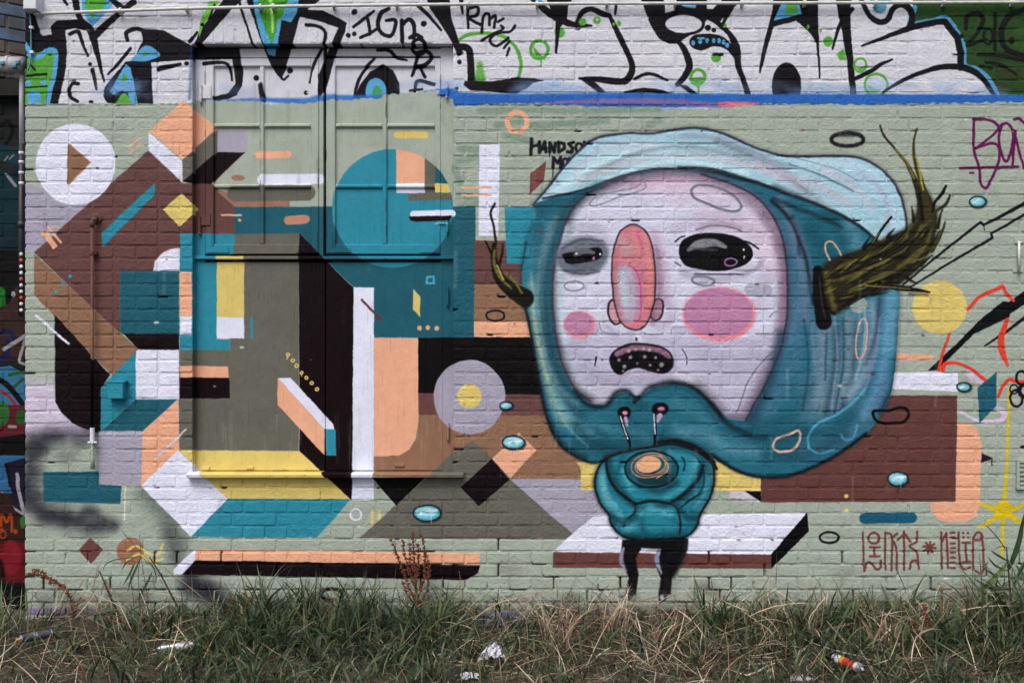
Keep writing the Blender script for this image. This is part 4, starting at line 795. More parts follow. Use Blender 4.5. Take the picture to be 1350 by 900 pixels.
# ======================= main building =======================
bld = empty('brick_building', (0, .15, 0)); tag(bld, 'painted brick building whose wall carries the geometric mural and the hooded pale face', 'building')
bld.location = (0, 0, 0)
TOPPY = J0+PITCH*-4-PITCH
XL = W(33, 0).x; XR = W(1498, 0).x; ZT = W(0, TOPPY).z; ZB = -.25
# mortar bed with real relief
lr2 = np.random.default_rng(3)
def fbm(x, z, s):
    r = np.zeros_like(x)
    for i, (f, a) in enumerate([(14, 1), (37, .6), (83, .45), (170, .3)]):
        p = np.random.default_rng(s+i).random(6)*6.28
        r += a*(np.sin(x*f+p[0]+1.7*np.sin(z*f*.7+p[1]))*np.sin(z*f*1.13+p[2]+1.3*np.sin(x*f*.6+p[3])))
    return r/2.35
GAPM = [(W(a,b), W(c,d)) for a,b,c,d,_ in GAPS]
MV, MQ = [], []
def mortar_patch(x0, x1, z0, z1, step=.0085):
    n, m = max(2, int((x1-x0)/step)), max(2, int((z1-z0)/step))
    X, Z = np.meshgrid(np.linspace(x0, x1, n+1), np.linspace(z0, z1, m+1))
    Y = .0026+.0025*fbm(X, Z, 5)+.0022*fbm(X*.16, Z*.16, 60)
    low = np.clip((W(0,690).z-Z)/.5, 0, 1); Y += low*.003+np.where(fbm(X*.6, Z*.6, 40) > .55-.25*low, .004+.006*low, 0)
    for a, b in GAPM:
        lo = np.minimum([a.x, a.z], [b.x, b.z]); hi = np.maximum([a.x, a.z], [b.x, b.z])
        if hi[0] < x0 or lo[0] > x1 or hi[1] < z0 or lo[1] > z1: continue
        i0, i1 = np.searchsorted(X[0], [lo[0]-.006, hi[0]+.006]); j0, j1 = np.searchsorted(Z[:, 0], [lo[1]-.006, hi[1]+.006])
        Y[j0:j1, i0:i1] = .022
    off = sum(len(v) for v in MV); MV.append(np.stack([X, Y, Z], -1).reshape(-1, 3))
    q = (np.arange(m)[:, None]*(n+1)+np.arange(n)[None, :]).ravel()+off; MQ.append(np.stack([q, q+1, q+n+2, q+n+1], 1))
oxl, oxr, ozb, ozt = W(OX0,0).x, W(OX1,0).x, W(0,OY1).z, W(0,OY0).z
mortar_patch(XL+.004, oxl, ozb, ozt); mortar_patch(oxr, XR, ozb, ozt); mortar_patch(XL+.004, XR, ozt, ZT); mortar_patch(XL+.004, XR, ZB, ozb)
# returns: left flank, reveals, top, right
def quad(a, b, c, d):
    off = sum(len(v) for v in MV); MV.append(np.array([a, b, c, d], float)); MQ.append(np.array([[off, off+1, off+2, off+3]]))
dp = .30
quad((XL+.004,4,ZB),(XL+.004,.004,ZB),(XL+.004,.004,ZT),(XL+.004,4,ZT)); quad((XL+.004,.004,ZT),(XR,.004,ZT),(XR,4,ZT),(XL+.004,4,ZT)); quad((XR,.004,ZB),(XR,4,ZB),(XR,4,ZT),(XR,.004,ZT))
quad((oxl,.002,ozb),(oxl,.002,ozt),(oxl,dp,ozt),(oxl,dp,ozb)); quad((oxr,.002,ozb),(oxr,dp,ozb),(oxr,dp,ozt),(oxr,.002,ozt)); quad((oxl,.002,ozt),(oxr,.002,ozt),(oxr,dp,ozt),(oxl,dp,ozt)); quad((oxl,.002,ozb),(oxl,dp,ozb),(oxr,dp,ozb),(oxr,.002,ozb)); quad((oxl,dp,ozb),(oxr,dp,ozb),(oxr,dp,ozt),(oxl,dp,ozt))
wall = fast('wall', np.concatenate(MV), np.concatenate(MQ), M_WALL, bld); wall['label'] = 'mortar bed of the painted wall'
# bricks: a few shared shapes, unit size 1x1 metre scaled per brick through the real size of each kind
def brick_shape(w_, h_, seed, deep=.035, m=5):
    r = random.Random(seed); pts = []
    c = .0045
    def side(ax, az, bx_, bz, n):
        for i in range(n):
            t = i/n; pts.append((ax+(bx_-ax)*t, az+(bz-az)*t))
    hw, hh = w_/2, h_/2
    nl = max(3, int(w_/.035))
    side(-hw+c, -hh, hw-c, -hh, nl); pts.append((hw-c, -hh)); side(hw, -hh+c, hw, hh-c, 2); pts.append((hw, hh-c)); side(hw-c, hh, -hw+c, hh, nl); pts.append((-hw+c, hh)); side(-hw, hh-c, -hw, -hh+c, 2); pts.append((-hw, -hh+c))
    j = [(x+r.uniform(-.0011, .0011), z+r.uniform(-.0012, .0012)) for x, z in pts]; n = len(j)
    V = [(x*(1-.0085/w_), r.uniform(-.0007, .0007), z*(1-.0095/h_)) for x, z in j]+[(x, .0017+r.uniform(-.0007, .0007), z) for x, z in j]+[(x, deep, z) for x, z in j]
    F = [tuple(range(n))]
    for k in (0, 1):
        for i in range(n): a, b = k*n+i, k*n+(i+1) % n; F.append((b, a, a+n, b+n))
    return V, F
SHAPES = {}
def brick_mesh(w_, h_, mat, var):
    key = (round(w_, 3), round(h_, 3), mat.name, var)
    if key not in SHAPES:
        V, F = brick_shape(w_, h_, hash((round(w_*1000), var)) % 9999+var)
        me = bpy.data.meshes.new('brick'); me.from_pydata(V, [], F); me.materials.append(mat); SHAPES[key] = me
    return SHAPES[key]
br_r = random.Random(9)
def visible_rank(q):
    a, b, c, d, kd = q
    cx, cy = (a+b)/2, (c+d)/2
    if a > 1352 or cy > 800 or cy < 4: return 1e9
    return -(min(b, 1350)-a)*(d-c)+abs(cx-675)*.02+abs(cy-400)*.05
order = sorted(range(len(LAY)), key=lambda i: visible_rank(LAY[i])); single = set(order[:300])
sv, sf = [], []
for i, (a, b, c, d, kd) in enumerate(LAY):
    ww, hh = (b-a)*U, (d-c)*U; cx, cy = (a+b)/2, (c+d)/2; p = W(cx, cy, 0)
    low = max(0, min(1, (cy-690)/110))
    jit = br_r.uniform(-.0013, .0013)*(1+low*1.2); rot = br_r.uniform(-.006, .006); tx = br_r.uniform(-.01, .01); dz = br_r.uniform(-.0008, .0008)
    mat4 = Matrix.Translation((p.x, jit, p.z+dz)) @ Matrix.Rotation(rot, 4, 'Y') @ Matrix.Rotation(tx, 4, 'X')
    if i in single:
        o = bpy.data.objects.new('brick', brick_mesh(ww, hh, M_WALL, br_r.randint(0, 5))); COL.objects.link(o); o.matrix_basis = mat4; o.parent = wall
    else:
        V, F = brick_shape(ww, hh, i); off = len(sv); sv += [tuple(mat4 @ Vector(v)) for v in V]; sf += [tuple(k+off for k in f) for f in F]
st = raw('brickwork', sv, sf, M_WALL, wall); st['kind'] = 'stuff'
# flank bricks on the left corner are joined too (seen edge-on from the side)
fv, ff = [], []
for k in range(-4, 51):
    z1 = W(0, J0+PITCH*(k-1)+1.35).z; z0 = W(0, J0+PITCH*k-1.35).z; y = .0 if k % 2 else .0
    x = .0; step = .117 if k % 2 == 0 else .234
    yy = .118 if k % 2 else .236
    while yy < 3.9:
        V, F = chbox(yy, yy+step-.01, z0, z1, XL-.001, XL+.03, .002)
        off = len(fv); fv += [(v[1], v[0], v[2]) for v in V]; ff += [tuple(q+off for q in f)[::-1] for f in F]; yy += step
fl = raw('brickwork', fv, ff, M_WALL, wall); fl['kind'] = 'stuff'
# ---- steel window band above, steel doors below, all set back in the opening
def part(name, parts, parent, mat=M_DOOR):
    V, F = join(parts); return raw(name, V, F, mat, parent)
fr = part('frame', [pbox(250,270.5,63,632,DD,DD+.06), pbox(581,600,63,632,DD,DD+.06), pbox(270.5,420,64.5,76,DD+.001,DD+.06), pbox(431,581,64.5,74,DD+.001,DD+.06), pbox(420,426.3,64,337,DD+.004,DD+.06)], bld)
sashes = []
def sash(x0, x1, xm0, xm1, s0, s1):
    yf = DD-.004
    o = part('window', [pbox(x0,s0,77,335,yf,DD+.05,.004), pbox(s1,x1,77,335,yf,DD+.05,.004), pbox(s0,s1,77,87.5,yf+.001,DD+.05,.004), pbox(s0,s1,322,335,yf+.001,DD+.05,.004)], bld)
    o['label'] = 'tall painted-over steel window, six panes'
    rows = [(88,163.5),(167.5,243.5),(247.5,322)]
    for a, b in rows:
        for c, d in ((s0+.5, xm0), (xm1, s1-.5)):
            pv, pf = pbox(c-1, d+1, a-1, b+1, DD+.014, DD+.02, .0005); raw('pane', pv, pf, M_DOOR, o)
            # putty fillet round each pane
    g = [pbox(xm0-.6, xm1+.6, 87.5, 322, DD-.001, DD+.014, .006)]
    for y in (163.5, 243.5): g += [pbox(s0, xm0-.6, y-.8, y+4.6, DD+.0, DD+.014, .007), pbox(xm1+.6, s1, y-.8, y+4.6, DD+.0, DD+.014, .007)]
    part('glazing_bar', g, o)
    # corner straps
    for xa_, xb_, xc_, xd_ in ((x0+2, s0+20, x0+2, x0+8.5), (s1-20, x1-2, x1-8.5, x1-2)):
        A_, B_ = W(xa_, 333, yf), W(xb_, 326, yf); C_, D_ = W(xc_, 326, yf), W(xd_, 305, yf); ya_, yb_ = yf-.004, yf+.002
        if xc_ == xa_: poly = [(A_.x,A_.z),(B_.x,A_.z),(B_.x,B_.z),(D_.x,B_.z),(D_.x,D_.z),(A_.x,D_.z)]
        else: poly = [(A_.x,A_.z),(B_.x,A_.z),(B_.x,D_.z),(C_.x,D_.z),(C_.x,B_.z),(A_.x,B_.z)]
        n_ = 6; V_ = [(a, ya_, b) for a, b in poly]+[(a, yb_, b) for a, b in poly]
        raw('corner_strap', V_, [tuple(range(6))]+[((i+1) % 6, i, i+6, (i+1) % 6+6) for i in range(6)], M_DOOR, o)
    return o
s1_ = sash(270.5, 420, 343, 347.5, 281.5, 410); s2_ = sash(429.8, 581, 505, 509.5, 442, 573.5)
part('lead_strip', [pbox(250, 599, 337.5, 341.8, DD-.022, DD+.03, .003)], bld)
def leaf(x0, x1, name_lab):
    o = part('door', [pbox(x0, x1, 345.6, 620, DD-.002, DD+.04, .003), ], bld); o['label'] = name_lab; return o
d1 = leaf(259.5, 428.6, 'left painted steel door leaf, olive and black'); d2 = leaf(429.4, 584, 'right painted steel door leaf, teal, peach and tan')
part('threshold', [pbox(250, 599, 622, 640, DD+.02, DD+.06)], bld)
def hinge(px, y0, y1, par, plate=None):
    a = W(px, y0, DD-.014); b = W(px, y1, DD-.014); m = [tube([a, b], .0072, 10)]
    m.append(tube([a+Vector((0,0,.004)), a], .0085, 10)); m.append(tube([b, b-Vector((0,0,.004))], .0085, 10))
    if plate: m.append(pbox(plate[0], plate[1], plate[2], plate[3], DD-.010, DD+.003, .001))
    part('hinge', m, par)
hinge(264.5, 114, 134, s1_, (266, 278, 113, 130)); hinge(589, 109, 128, s2_, (576, 589, 119, 125)); hinge(263, 287, 307, s1_, (264, 277, 283, 297)); hinge(589.5, 288, 305, s2_, (577, 589, 291, 295))
hinge(590, 380, 401, d2); hinge(590.5, 558, 578, d2); 
# sill
def prism(x0, x1, prof):
    n = len(prof); V = [(x0, y, z) for y, z in prof]+[(x1, y, z) for y, z in prof]
    return V, [tuple(range(n))[::-1], tuple(range(n, 2*n))]+[(i, (i+1) % n, (i+1) % n+n, i+n) for i in range(n)]
zz = lambda py, y: W(0, py, y).z
sl = part('sill', [prism(W(246.5,0,-.03).x, W(611,0,-.03).x, [(.075, zz(620.5,.075)), (.0, zz(621.8,0)), (-.034, zz(623.6,-.034)), (-.046, zz(625.6,-.046)), (-.044, zz(629,-.044)), (.0, zz(630.5,0)), (.075, zz(631,.075))])], bld, M_WALL)
# paint crust left on the doors
for (x, y, w_, h_) in [(264,617,12,5),(325,616,9,4),(520,613,13,4)]:
    v, f = pbox(x, x+w_, y-h_/2, y+h_/2, DD-.010, DD, .002); raw('bracket', v, f, M_DOOR, bld)
# ======================= things on the wall =======================
cd = empty('conduit', W(50, 18, -.03)); tag(cd, 'long thin grey conduit pipe running across the top graffiti from the junction box', 'pipe')
def cy_(x): return float(np.interp(x, [45,158,246,400,620,800,1350,1500],[18.5,14.5,11.5,8.2,5.8,5,3.2,3]))
def child(o, par):
    o.parent = par; o.matrix_parent_inverse = Matrix.Translation(-par.location); return o
v, f = tube([W(x, cy_(x), -.03) for x in [45,100,158,200,246,300,343,400,440,523,616,708,800,978,1155,1350,1496]], .0085, 12); child(raw('pipe', v, f, M_CONDUIT, None, True), cd)
for x in [50,158,246,343,360,440,523,616,708,800,890,978,1061,1155,1245,1335]:
    y = cy_(x); v, f = join([tube([W(x-1.8,y,-.03), W(x+1.8,y,-.03)], .0115, 12), pbox(x-1.6, x+1.6, y-4.5, y+4.5, -.02, .004)]); child(raw('clip', v, f, M_CONDUIT, None), cd)
jb = empty('junction_box', W(41, 5, 0)); tag(jb, 'small pale grey junction box at the top left corner of the wall', 'junction box')
v, f = pbox(30, 48, -10, 12.5, -.075, .002, .005); child(raw('box', v, f, M_BOX), jb)
v, f = pbox(30.5, 47.5, -9.5, 12, -.083, -.0755, .003); child(raw('lid', v, f, M_BOX), jb)
v, f = lathe([(.006,0),(.006,.003),(.004,.004)], 10); q = raw('screw', [(a+W(41,4).x, -.083-c, b+W(41,4).z) for a,b,c in v], [tuple(reversed(t)) for t in f], M_CONDUIT); child(q, jb)
cb = empty('cable', W(40, 40, 0)); tag(cb, 'thin cable dropping from the junction box, clipped to the green and blue corner bricks', 'cable')
v, f = tube([W(39,12,-.012), W(40,24,-.012), W(41,45,-.012), W(41,62,-.012), W(40.5,78,-.013), W(38.5,88,-.02), W(37,94,-.02)], .004, 8); child(raw('wire', v, f, M_TEALM, None, True), cb)
for p in [(40.5,36),(41,68.5)]:
    v, f = pbox(p[0]-2.5, p[0]+2.5, p[1]-1.8, p[1]+1.8, -.018, .004, .001); child(raw('clip', v, f, M_WHITE), cb)
sp = empty('standpipe', W(121.5, 565, 0)); tag(sp, 'thin vertical pipe with an elbow at its top, painted over brown, tan and black', 'pipe')
el = [W(126,288,.01)+Vector((.006,0,0)), W(127.5,288,-.022), W(126,287.5,-.03), W(123,289.5,-.033), W(121.5,293,-.033), W(121.5,298,-.033)]
v, f = join([tube(el, .0105, 12), tube([W(121.5,296,-.033), W(121.5,565,-.033)], .0085, 12)]); child(raw('pipe', v, f, M_WALL, None, True), sp)
v, f = lathe([(.026,0),(.026,.006),(.020,.009)], 18); c0 = W(128,288); child(raw('flange', [(a+c0.x, -c, b+c0.z) for a,b,c in v], [tuple(reversed(t)) for t in f], M_WALL), sp)
v, f = tube([W(121.5,291,-.033), W(121.5,299,-.033)], .0125, 12); child(raw('collar', v, f, M_WALL, None, True), sp)
v, f = join([tube([W(121.5,331,-.033), W(121.5,336,-.033)], .0125, 12), pbox(116, 127, 331.5, 335.5, -.03, .004)]); child(raw('bracket', v, f, M_WALL), sp)
v, f = join([tube([W(121.7,563.5,-.033), W(121.7,582,-.033)], .0115, 12), tube([W(116,583,-.033), W(127.5,583,-.033)], .006, 8), tube([W(121.7,583,-.05), W(121.7,583,.004)], .006, 8)]); sc_ = raw('coupling', v, f, M_WHITE); sc_['label'] = 'white sprayed coupling'; child(sc_, sp)
v, f = tube([W(121.7,583,-.033), W(122,592,-.033), W(122,603,-.033), W(122.5,618,-.033)], .008, 10, rs=[.008,.0085,.008,.012]); child(raw('nozzle', v, f, M_WALL, None, True), sp)
wb = empty('outlet_box', W(152, 514, 0)); tag(wb, 'small square box on the wall painted teal beside the white block', 'box')
v, f = pbox(140.5, 162, 503.5, 525.5, -.05, .004, .003); child(raw('cover', v, f, M_WALL), wb); v, f = pbox(139.5, 164, 502, 504.5, -.053, .004, .002); child(raw('rim', v, f, M_WALL), wb)
bk = empty('wall_handle', W(1343, 338, 0)); tag(bk, 'small upright metal handle on the sage wall above the heavy black stroke', 'handle')
v, f = join([tube([W(1343.5,318,-.02), W(1343.5,357,-.02)], .007, 8), tube([W(1343.5,320,-.02), W(1343.5,320,.004)], .007, 8), tube([W(1343.5,355,-.02), W(1343.5,355,.004)], .007, 8)]); child(raw('bar', v, f, M_CONDUIT, None, True), bk)
v, f = join([pbox(1338,1350,314,321,-.006,.004), pbox(1336,1350,353,359,-.006,.004)]); child(raw('plate', v, f, M_WALL), bk)
vt = empty('vent_frame', W(1356, 626, 0)); tag(vt, 'painted rectangular vent frame low on the sage wall at the right edge', 'vent')
v, f = join([pbox(1341,1345,606,645,-.018,.004), pbox(1382,1386,606,645,-.018,.004), pbox(1345,1382,606,610,-.017,.004), pbox(1345,1382,641,645,-.017,.004)]); child(raw('frame', v, f, M_WALL), vt)
for i in range(5):
    v, f = pbox(1345,1382,612+i*6,615+i*6,-.012,.004); child(raw('slat', v, f, M_WALL), vt)
# ======================= to the left of the corner =======================
YS = .35; ks = (CAMD+YS)/CAMD
sw = empty('side_wall', W(0, 400, YS)); tag(sw, 'graffiti-covered lower brick wall set back beyond the left corner of the building', 'wall')
xa, xb = W(-260, 0, YS).x, XL+.2
v, f = chbox(xa, xb, -.2, W(0,104,YS).z, YS+.004, YS+.25, .001); child(raw('mortar', v, f, M_SIDE), sw)
ns = 0
for k in range(0, 46):
    y0, y1 = 104+k*16.0, 104+(k+1)*16.0; z1 = W(0,y0+1.3,YS).z; z0 = W(0,y1-1.3,YS).z
    if z0 < -.1: break
    x = 33 if k % 2 else 5
    while x > -260:
        a, b = x-56, x; p0 = W(a+1.3,0,YS).x; p1 = W(b-1.3,0,YS).x
        o = bpy.data.objects.new('brick', brick_mesh(round(p1-p0, 3), round(z1-z0, 3), M_SIDE, br_r.randint(0, 3))) if x > -30 and k > 2 else None
        if o is not None:
            COL.objects.link(o); o.location = ((p0+p1)/2, YS+br_r.uniform(-.001,.001), (z0+z1)/2); child(o, sw)
        else:
            fv2 = chbox(p0, p1, z0, z1, YS-.001, YS+.02, .002); 
            if ns == 0: sbv, sbf = [], []
            ns += 1; off = len(sbv); sbv += fv2[0]; sbf += [tuple(q+off for q in t) for t in fv2[1]]
        x -= 56
so_ = raw('brickwork', sbv, sbf, M_SIDE); so_['kind'] = 'stuff'; child(so_, sw)
# oblique neighbour above, receding to the right
nb = empty('neighbour_wall', W(-10, 60, .3)); tag(nb, 'oblique grimy brick wall with blue spray above the thick pipe at the top left', 'wall')
og = W(-160, 78, -.05); dirv = Vector((math.cos(R(38)), math.sin(R(38)), 0)); nrm = Vector((math.sin(R(38)), -math.cos(R(38)), 0))
def obl(u, z, d): return og+dirv*u+Vector((0,0,z))-nrm*d
def oblbox(u0, u1, z0, z1, d0, d1):
    V, F = chbox(u0, u1, z0, z1, d0, d1, .002); return [obl(a, c, b) for a, b, c in V], F
v, f = oblbox(0, 1.6, 0, 1.1, .004, .2); child(raw('mortar', v, f, M_BLUEGREY), nb)
for k in range(15):
    x = -.02-(.1 if k % 2 else 0)
    while x < 1.6:
        a, b = max(0, x), min(1.6, x+.2); 
        if b-a > .03:
            v, f = oblbox(a+.005, b-.005, k*.07+.005, k*.07+.065, -.003+br_r.uniform(-.001,.001), .03); child(raw('brick', v, f, M_BLUEBR if (3 <= k <= 12 and .45+.05*k-.2 < a+.1 < 1.3) and k % 7 != 6 else M_BLUEGREY), nb)
        x += .21
fp = empty('waste_pipe', W(10, 87, .06)); tag(fp, 'thick dirty white horizontal pipe with teal spray ending at the left corner', 'pipe')
v, f = tube([W(-260,89,.06), W(12,86,.06), W(31,86,.06)], .044, 18); child(raw('pipe', v, f, M_FAT, None, True), fp)
v, f = tube([W(10.5,86.3,.06), W(15,86,.06)], .05, 18); child(raw('clamp', v, f, M_FAT, None, True), fp)
for a in [(1,84,6,5),(17,88,5,4),(22,83,4,3)]:
    v, f = tube([W(a[0],a[1],.012), W(a[0]+a[2],a[1]-1,.012)], .012, 6); child(raw('spray_mark', v, f, M_TEALM), fp)
dk = raw('shade_strip', *chbox(xa, XL-.002, W(0,128,.33).z, W(0,106,.33).z, .30, .34, .002), M_DARK); tag(dk, 'added dark strip imitating the shaded gap under the thick pipe left of the corner', 'shade strip')  # added near-black strip stands in for shade in the void here
dpp = empty('downpipe', W(28, 200, .06)); tag(dpp, 'slim corner downpipe, pale above, black with red and white dots below', 'pipe')
v, f = tube([W(31,94,.10), W(29.5,100,.09), W(28.8,112,.09), W(28.5,190,.09)], .013, 12); q = raw('pipe', v, f, M_DOWN, None, True); q['label'] = 'pale lilac upper length'; child(q, dpp)
v, f = tube([W(28.2,190,.09), W(27.5,418,.09)], .013, 12); q = raw('pipe', v, f, M_DPD, None, True); q['label'] = 'black lower length'; child(q, dpp)
for y in (200,212,226,240): 
    v, f = tube([W(28.2,y+4,.09), W(28.2,y,.09)], .0137, 12); child(raw('stripe', v, f, M_DOWN, None, True), dpp)
v, f = tube([W(28,292,.09), W(28,300,.09)], .018, 12); child(raw('collar', v, f, M_DPD, None, True), dpp)
for i in range(10):
    v, f = lathe([(.008,0),(.010,.002),(.006,.006)], 10); c0 = W(28,335+i*8.2,.075); child(raw('paint_dot', [(a+c0.x, c0.y-c, b+c0.z) for a,b,c in v], [tuple(reversed(t)) for t in f], M_RED if i % 3 == 1 else M_WHITE), dpp)
# ======================= vegetation and litter =======================
def blade_mat():
    m = bpy.data.materials.new('grass_blades'); m.use_nodes = True; n = m.node_tree.nodes; l = m.node_tree.links; b = n['Principled BSDF']
    a = n.new('ShaderNodeVertexColor'); a.layer_name = 'Col'; l.new(a.outputs[0], b.inputs['Base Color']); b.inputs['Roughness'].default_value = .55
    b.inputs['Specular IOR Level'].default_value = .3
    tr = n.new('ShaderNodeBsdfTranslucent'); l.new(a.outputs[0], tr.inputs[0]); mx = n.new('ShaderNodeMixShader'); mx.inputs[0].default_value = .18
    out = n['Material Output']; l.new(b.outputs[0], mx.inputs[1]); l.new(tr.outputs[0], mx.inputs[2]); l.new(mx.outputs[0], out.inputs[0]); return m
M_BLADE = blade_mat()
def blades(name, base, hgt, az, lean, curve, wid, col, seg=5, parent=None, fold=None):
    """ribbons that rise from base, bend over; all numpy"""
    N = len(base); t = np.linspace(0, 1, seg+1)[None, :]
    ang = lean[:, None]+curve[:, None]*t**1.3                         # angle from vertical along the blade
    if fold is not None: ang = ang+np.where(t > fold[0][:, None], fold[1][:, None], 0)
    ds = hgt[:, None]/seg
    dx = np.sin(ang)*ds; dz = np.cos(ang)*ds
    hx = np.concatenate([np.zeros((N,1)), np.cumsum(dx[:, :-1], 1)], 1); hz = np.concatenate([np.zeros((N,1)), np.cumsum(dz[:, :-1], 1)], 1)
    wob = rng.normal(0, .12, (N,1))*hgt[:, None]*t**2
    cx, sx = np.cos(az)[:, None], np.sin(az)[:, None]
    X = base[:, 0:1]+hx*cx-wob*sx; Y = base[:, 1:2]+hx*sx+wob*cx; Z = base[:, 2:3]+hz
    Y = np.minimum(Y, -.006-.004*rng.random((N,1))); g = gh(X, Y)+.004; Z = np.maximum(Z, g+.02*rng.random((N,1)))
    wv = wid[:, None]*np.clip(1.12-t**3.2*1.08, .05, 1)*np.minimum(1, .55+t*2)/2
    fa = az+np.pi/2+rng.normal(0, .7, N); wx, wy = np.cos(fa)[:, None]*wv, np.sin(fa)[:, None]*wv; wz = rng.normal(0, .25, (N,1))*wv
    A = np.stack([X-wx, np.minimum(Y-wy, -.004), Z-wz], -1); B = np.stack([X+wx, np.minimum(Y+wy, -.004), Z+wz], -1)
    V = np.stack([A, B], 2).reshape(-1, 3)                              # N,(seg+1),2
    b0 = (np.arange(N)*(seg+1)*2)[:, None]+(np.arange(seg)*2)[None, :]; b0 = b0.ravel()
    Q = np.stack([b0, b0+1, b0+3, b0+2], 1)
    C = np.repeat(np.concatenate([col, np.ones((N,1))], 1), (seg+1)*2, 0)
    return fast(name, V, Q, M_BLADE, parent, True, C)
GREEN = np.array([[.040,.070,.030],[.060,.10,.040],[.028,.050,.026],[.10,.125,.055],[.045,.075,.048],[.085,.12,.07],[.12,.14,.06]])
STRAW = 1.12*np.array([[.36,.26,.17],[.48,.37,.26],[.26,.17,.11],[.22,.18,.10],[.56,.46,.36],[.20,.12,.08]])
DARKS = np.array([[.07,.05,.03],[.05,.045,.025],[.10,.07,.045],[.04,.045,.03]])
def pick(T, N): c = T[rng.integers(0, len(T), N)]; return np.clip(c*rng.uniform(.7, 1.3, (N,1)), .005, .9)
def basis(N, x0, x1, y0, y1, pw=1.0):
    x = rng.uniform(x0, x1, N); y = y1-(y1-y0)*rng.random(N)**pw; return np.stack([x, y, gh(x, y)-.004], 1)
def dens_keep(b, f): k = rng.random(len(b)) < f(b[:, 0], b[:, 1]); return b[k]
# tall growth against the wall; height follows the photograph's fringe
def fringe(x):      # blade length (m) against the wall by photo x
    px = 675+x/U
    return np.interp(px, [-50,30,110,150,250,300,340,420,520,600,680,760,860,950,1050,1150,1250,1350,1450],[.08,.08,.09,.13,.17,.20,.24,.23,.24,.23,.15,.16,.12,.17,.20,.16,.21,.27,.3])
def clump(b, s=0): return .5+.5*np.sin(b[:,0]*9+s+np.sin(b[:,0]*23+s)*1.3)*np.sin(b[:,1]*13+b[:,0]*5+s*2)
PXS = [0,100,200,300,330,560,640,800,900,960,1350]
WG = [.25,.3,.35,.75,1,1,.6,.42,.6,.95,.95]
def green(n, y0, y1, hs, ws, s, seg=6, dark=1.0, name='grass', lab=''):
    b = basis(n, -3.4, 3.4, y0, y1, 1.0); px = 675+b[:,0]/U
    b = b[rng.random(n) < (.12+.88*np.interp(px, PXS, WG))*(.08+.92*clump(b, s)**1.4)]; n = len(b)
    hg = fringe(b[:,0])*rng.uniform(*hs, n)*(.55+.85*clump(b, s+3)+.12*np.sin(b[:,0]*4.3+s)); cc = clump(b, s+1)[:, None]
    o = blades(name, b, hg, rng.uniform(0, 2*np.pi, n), np.abs(rng.normal(.3, .45, n)), rng.uniform(.4, 2.6, n), rng.uniform(*ws, n), pick(GREEN, n)*dark*(.45+.8*cc)*np.where(rng.random((n,1))<.12, 1.5, 1), seg); o['kind'] = 'stuff'; o['label'] = lab; return o
green(17000, -.62, -.02, (.55, 1.15), (.004, .0125), 0, lab='long green grass tangled along the foot of the wall')
green(13000, -1.05, -.40, (.4, .9), (.004, .011), 2, dark=.9, name='trampled_grass', lab='trampled green grass sprawling away from the wall')
N = 15000; b = basis(N, -2.9, 2.9, -1.35, -.1, .8); hg = rng.uniform(.02, .07, N)
g2 = blades('low_grass', b, hg, rng.uniform(0, 2*np.pi, N), rng.uniform(.1, 1.1, N), rng.uniform(.2, 1.4, N), rng.uniform(.0015, .0035, N), np.where(rng.random((N,1)) < .55, pick(GREEN, N)*.8, pick(DARKS, N)), 3); g2['kind'] = 'stuff'; g2['label'] = 'short sparse turf in front of the tall grass'
def straw(n, y0, y1, z, L0, L1, w0, w1, fs, name, lab, bright=1.0):
    b = basis(n, -3.2, 3.2, y0, y1, 1.0); px = 675+b[:,0]/U
    b = b[rng.random(n) < np.interp(px, [0,150,300,330,560,640,760,1000,1200,1350],[.35,.4,.3,.18,.18,.5,.62,.5,.45,.42])*(.3+.7*clump(b, 5))]; n = len(b)
    b[:,2] += rng.uniform(0, z, n)*np.clip((b[:,1]+.95)/.6, 0, 1)
    o = blades(name, b, rng.uniform(L0, L1, n), rng.uniform(0, 2*np.pi, n), rng.uniform(.8, 1.75, n), rng.uniform(-.3, .9, n), rng.uniform(w0, w1, n), np.where(rng.random((n,1)) < fs, pick(STRAW, n)*bright, pick(DARKS, n)), 5, fold=(rng.uniform(.3,.9,n), rng.choice([0,0,.9,-.7],n))); o['kind'] = 'stuff'; o['label'] = lab; return o
straw(8500, -.85, -.02, .15, .10, .34, .0022, .0055, .62, 'dry_grass', 'dead straw-coloured grass lying tangled over the green')
straw(6500, -1.2, -.55, .06, .08, .30, .002, .0055, .55, 'fallen_straw', 'broken straw lying on the turf in front')
straw(330, -.9, -.1, .14, .18, .38, .0035, .0065, 1, 'long_straw', 'long pale straws lying across the grass', 1.25)
N = 900; b = basis(N, -3.0, 3.2, -.45, -.02, 1.0); px = 675+b[:,0]/U; b = b[rng.random(N) < np.interp(px,[0,200,600,700,1350],[.3,.6,.5,1,1])]; N = len(b)
g4 = blades('dry_stalks', b, fringe(b[:,0])*rng.uniform(.7,1.5,N), rng.uniform(0,2*np.pi,N), np.abs(rng.normal(.1,.35,N)), rng.uniform(-.2,.8,N), rng.uniform(.002,.004,N), pick(STRAW, N), 6, fold=(rng.uniform(.4,.9,N), rng.choice([0,0,1.2,1.6],N))); g4['kind'] = 'stuff'; g4['label'] = 'thin dry stalks standing among the grass'
N = 16000; b = basis(N, -3.0, 3.0, -1.4, -.02, .9)
g5 = blades('leaf_litter', b, rng.uniform(.008,.04,N), rng.uniform(0,2*np.pi,N), rng.uniform(1.0,1.6,N), rng.uniform(-.3,.4,N), rng.uniform(.002,.006,N), np.where(rng.random((N,1)) < .25, pick(STRAW,N)*.6, pick(DARKS,N)*.8), 2); g5['kind'] = 'stuff'; g5['label'] = 'dark crumbly plant litter on the soil'
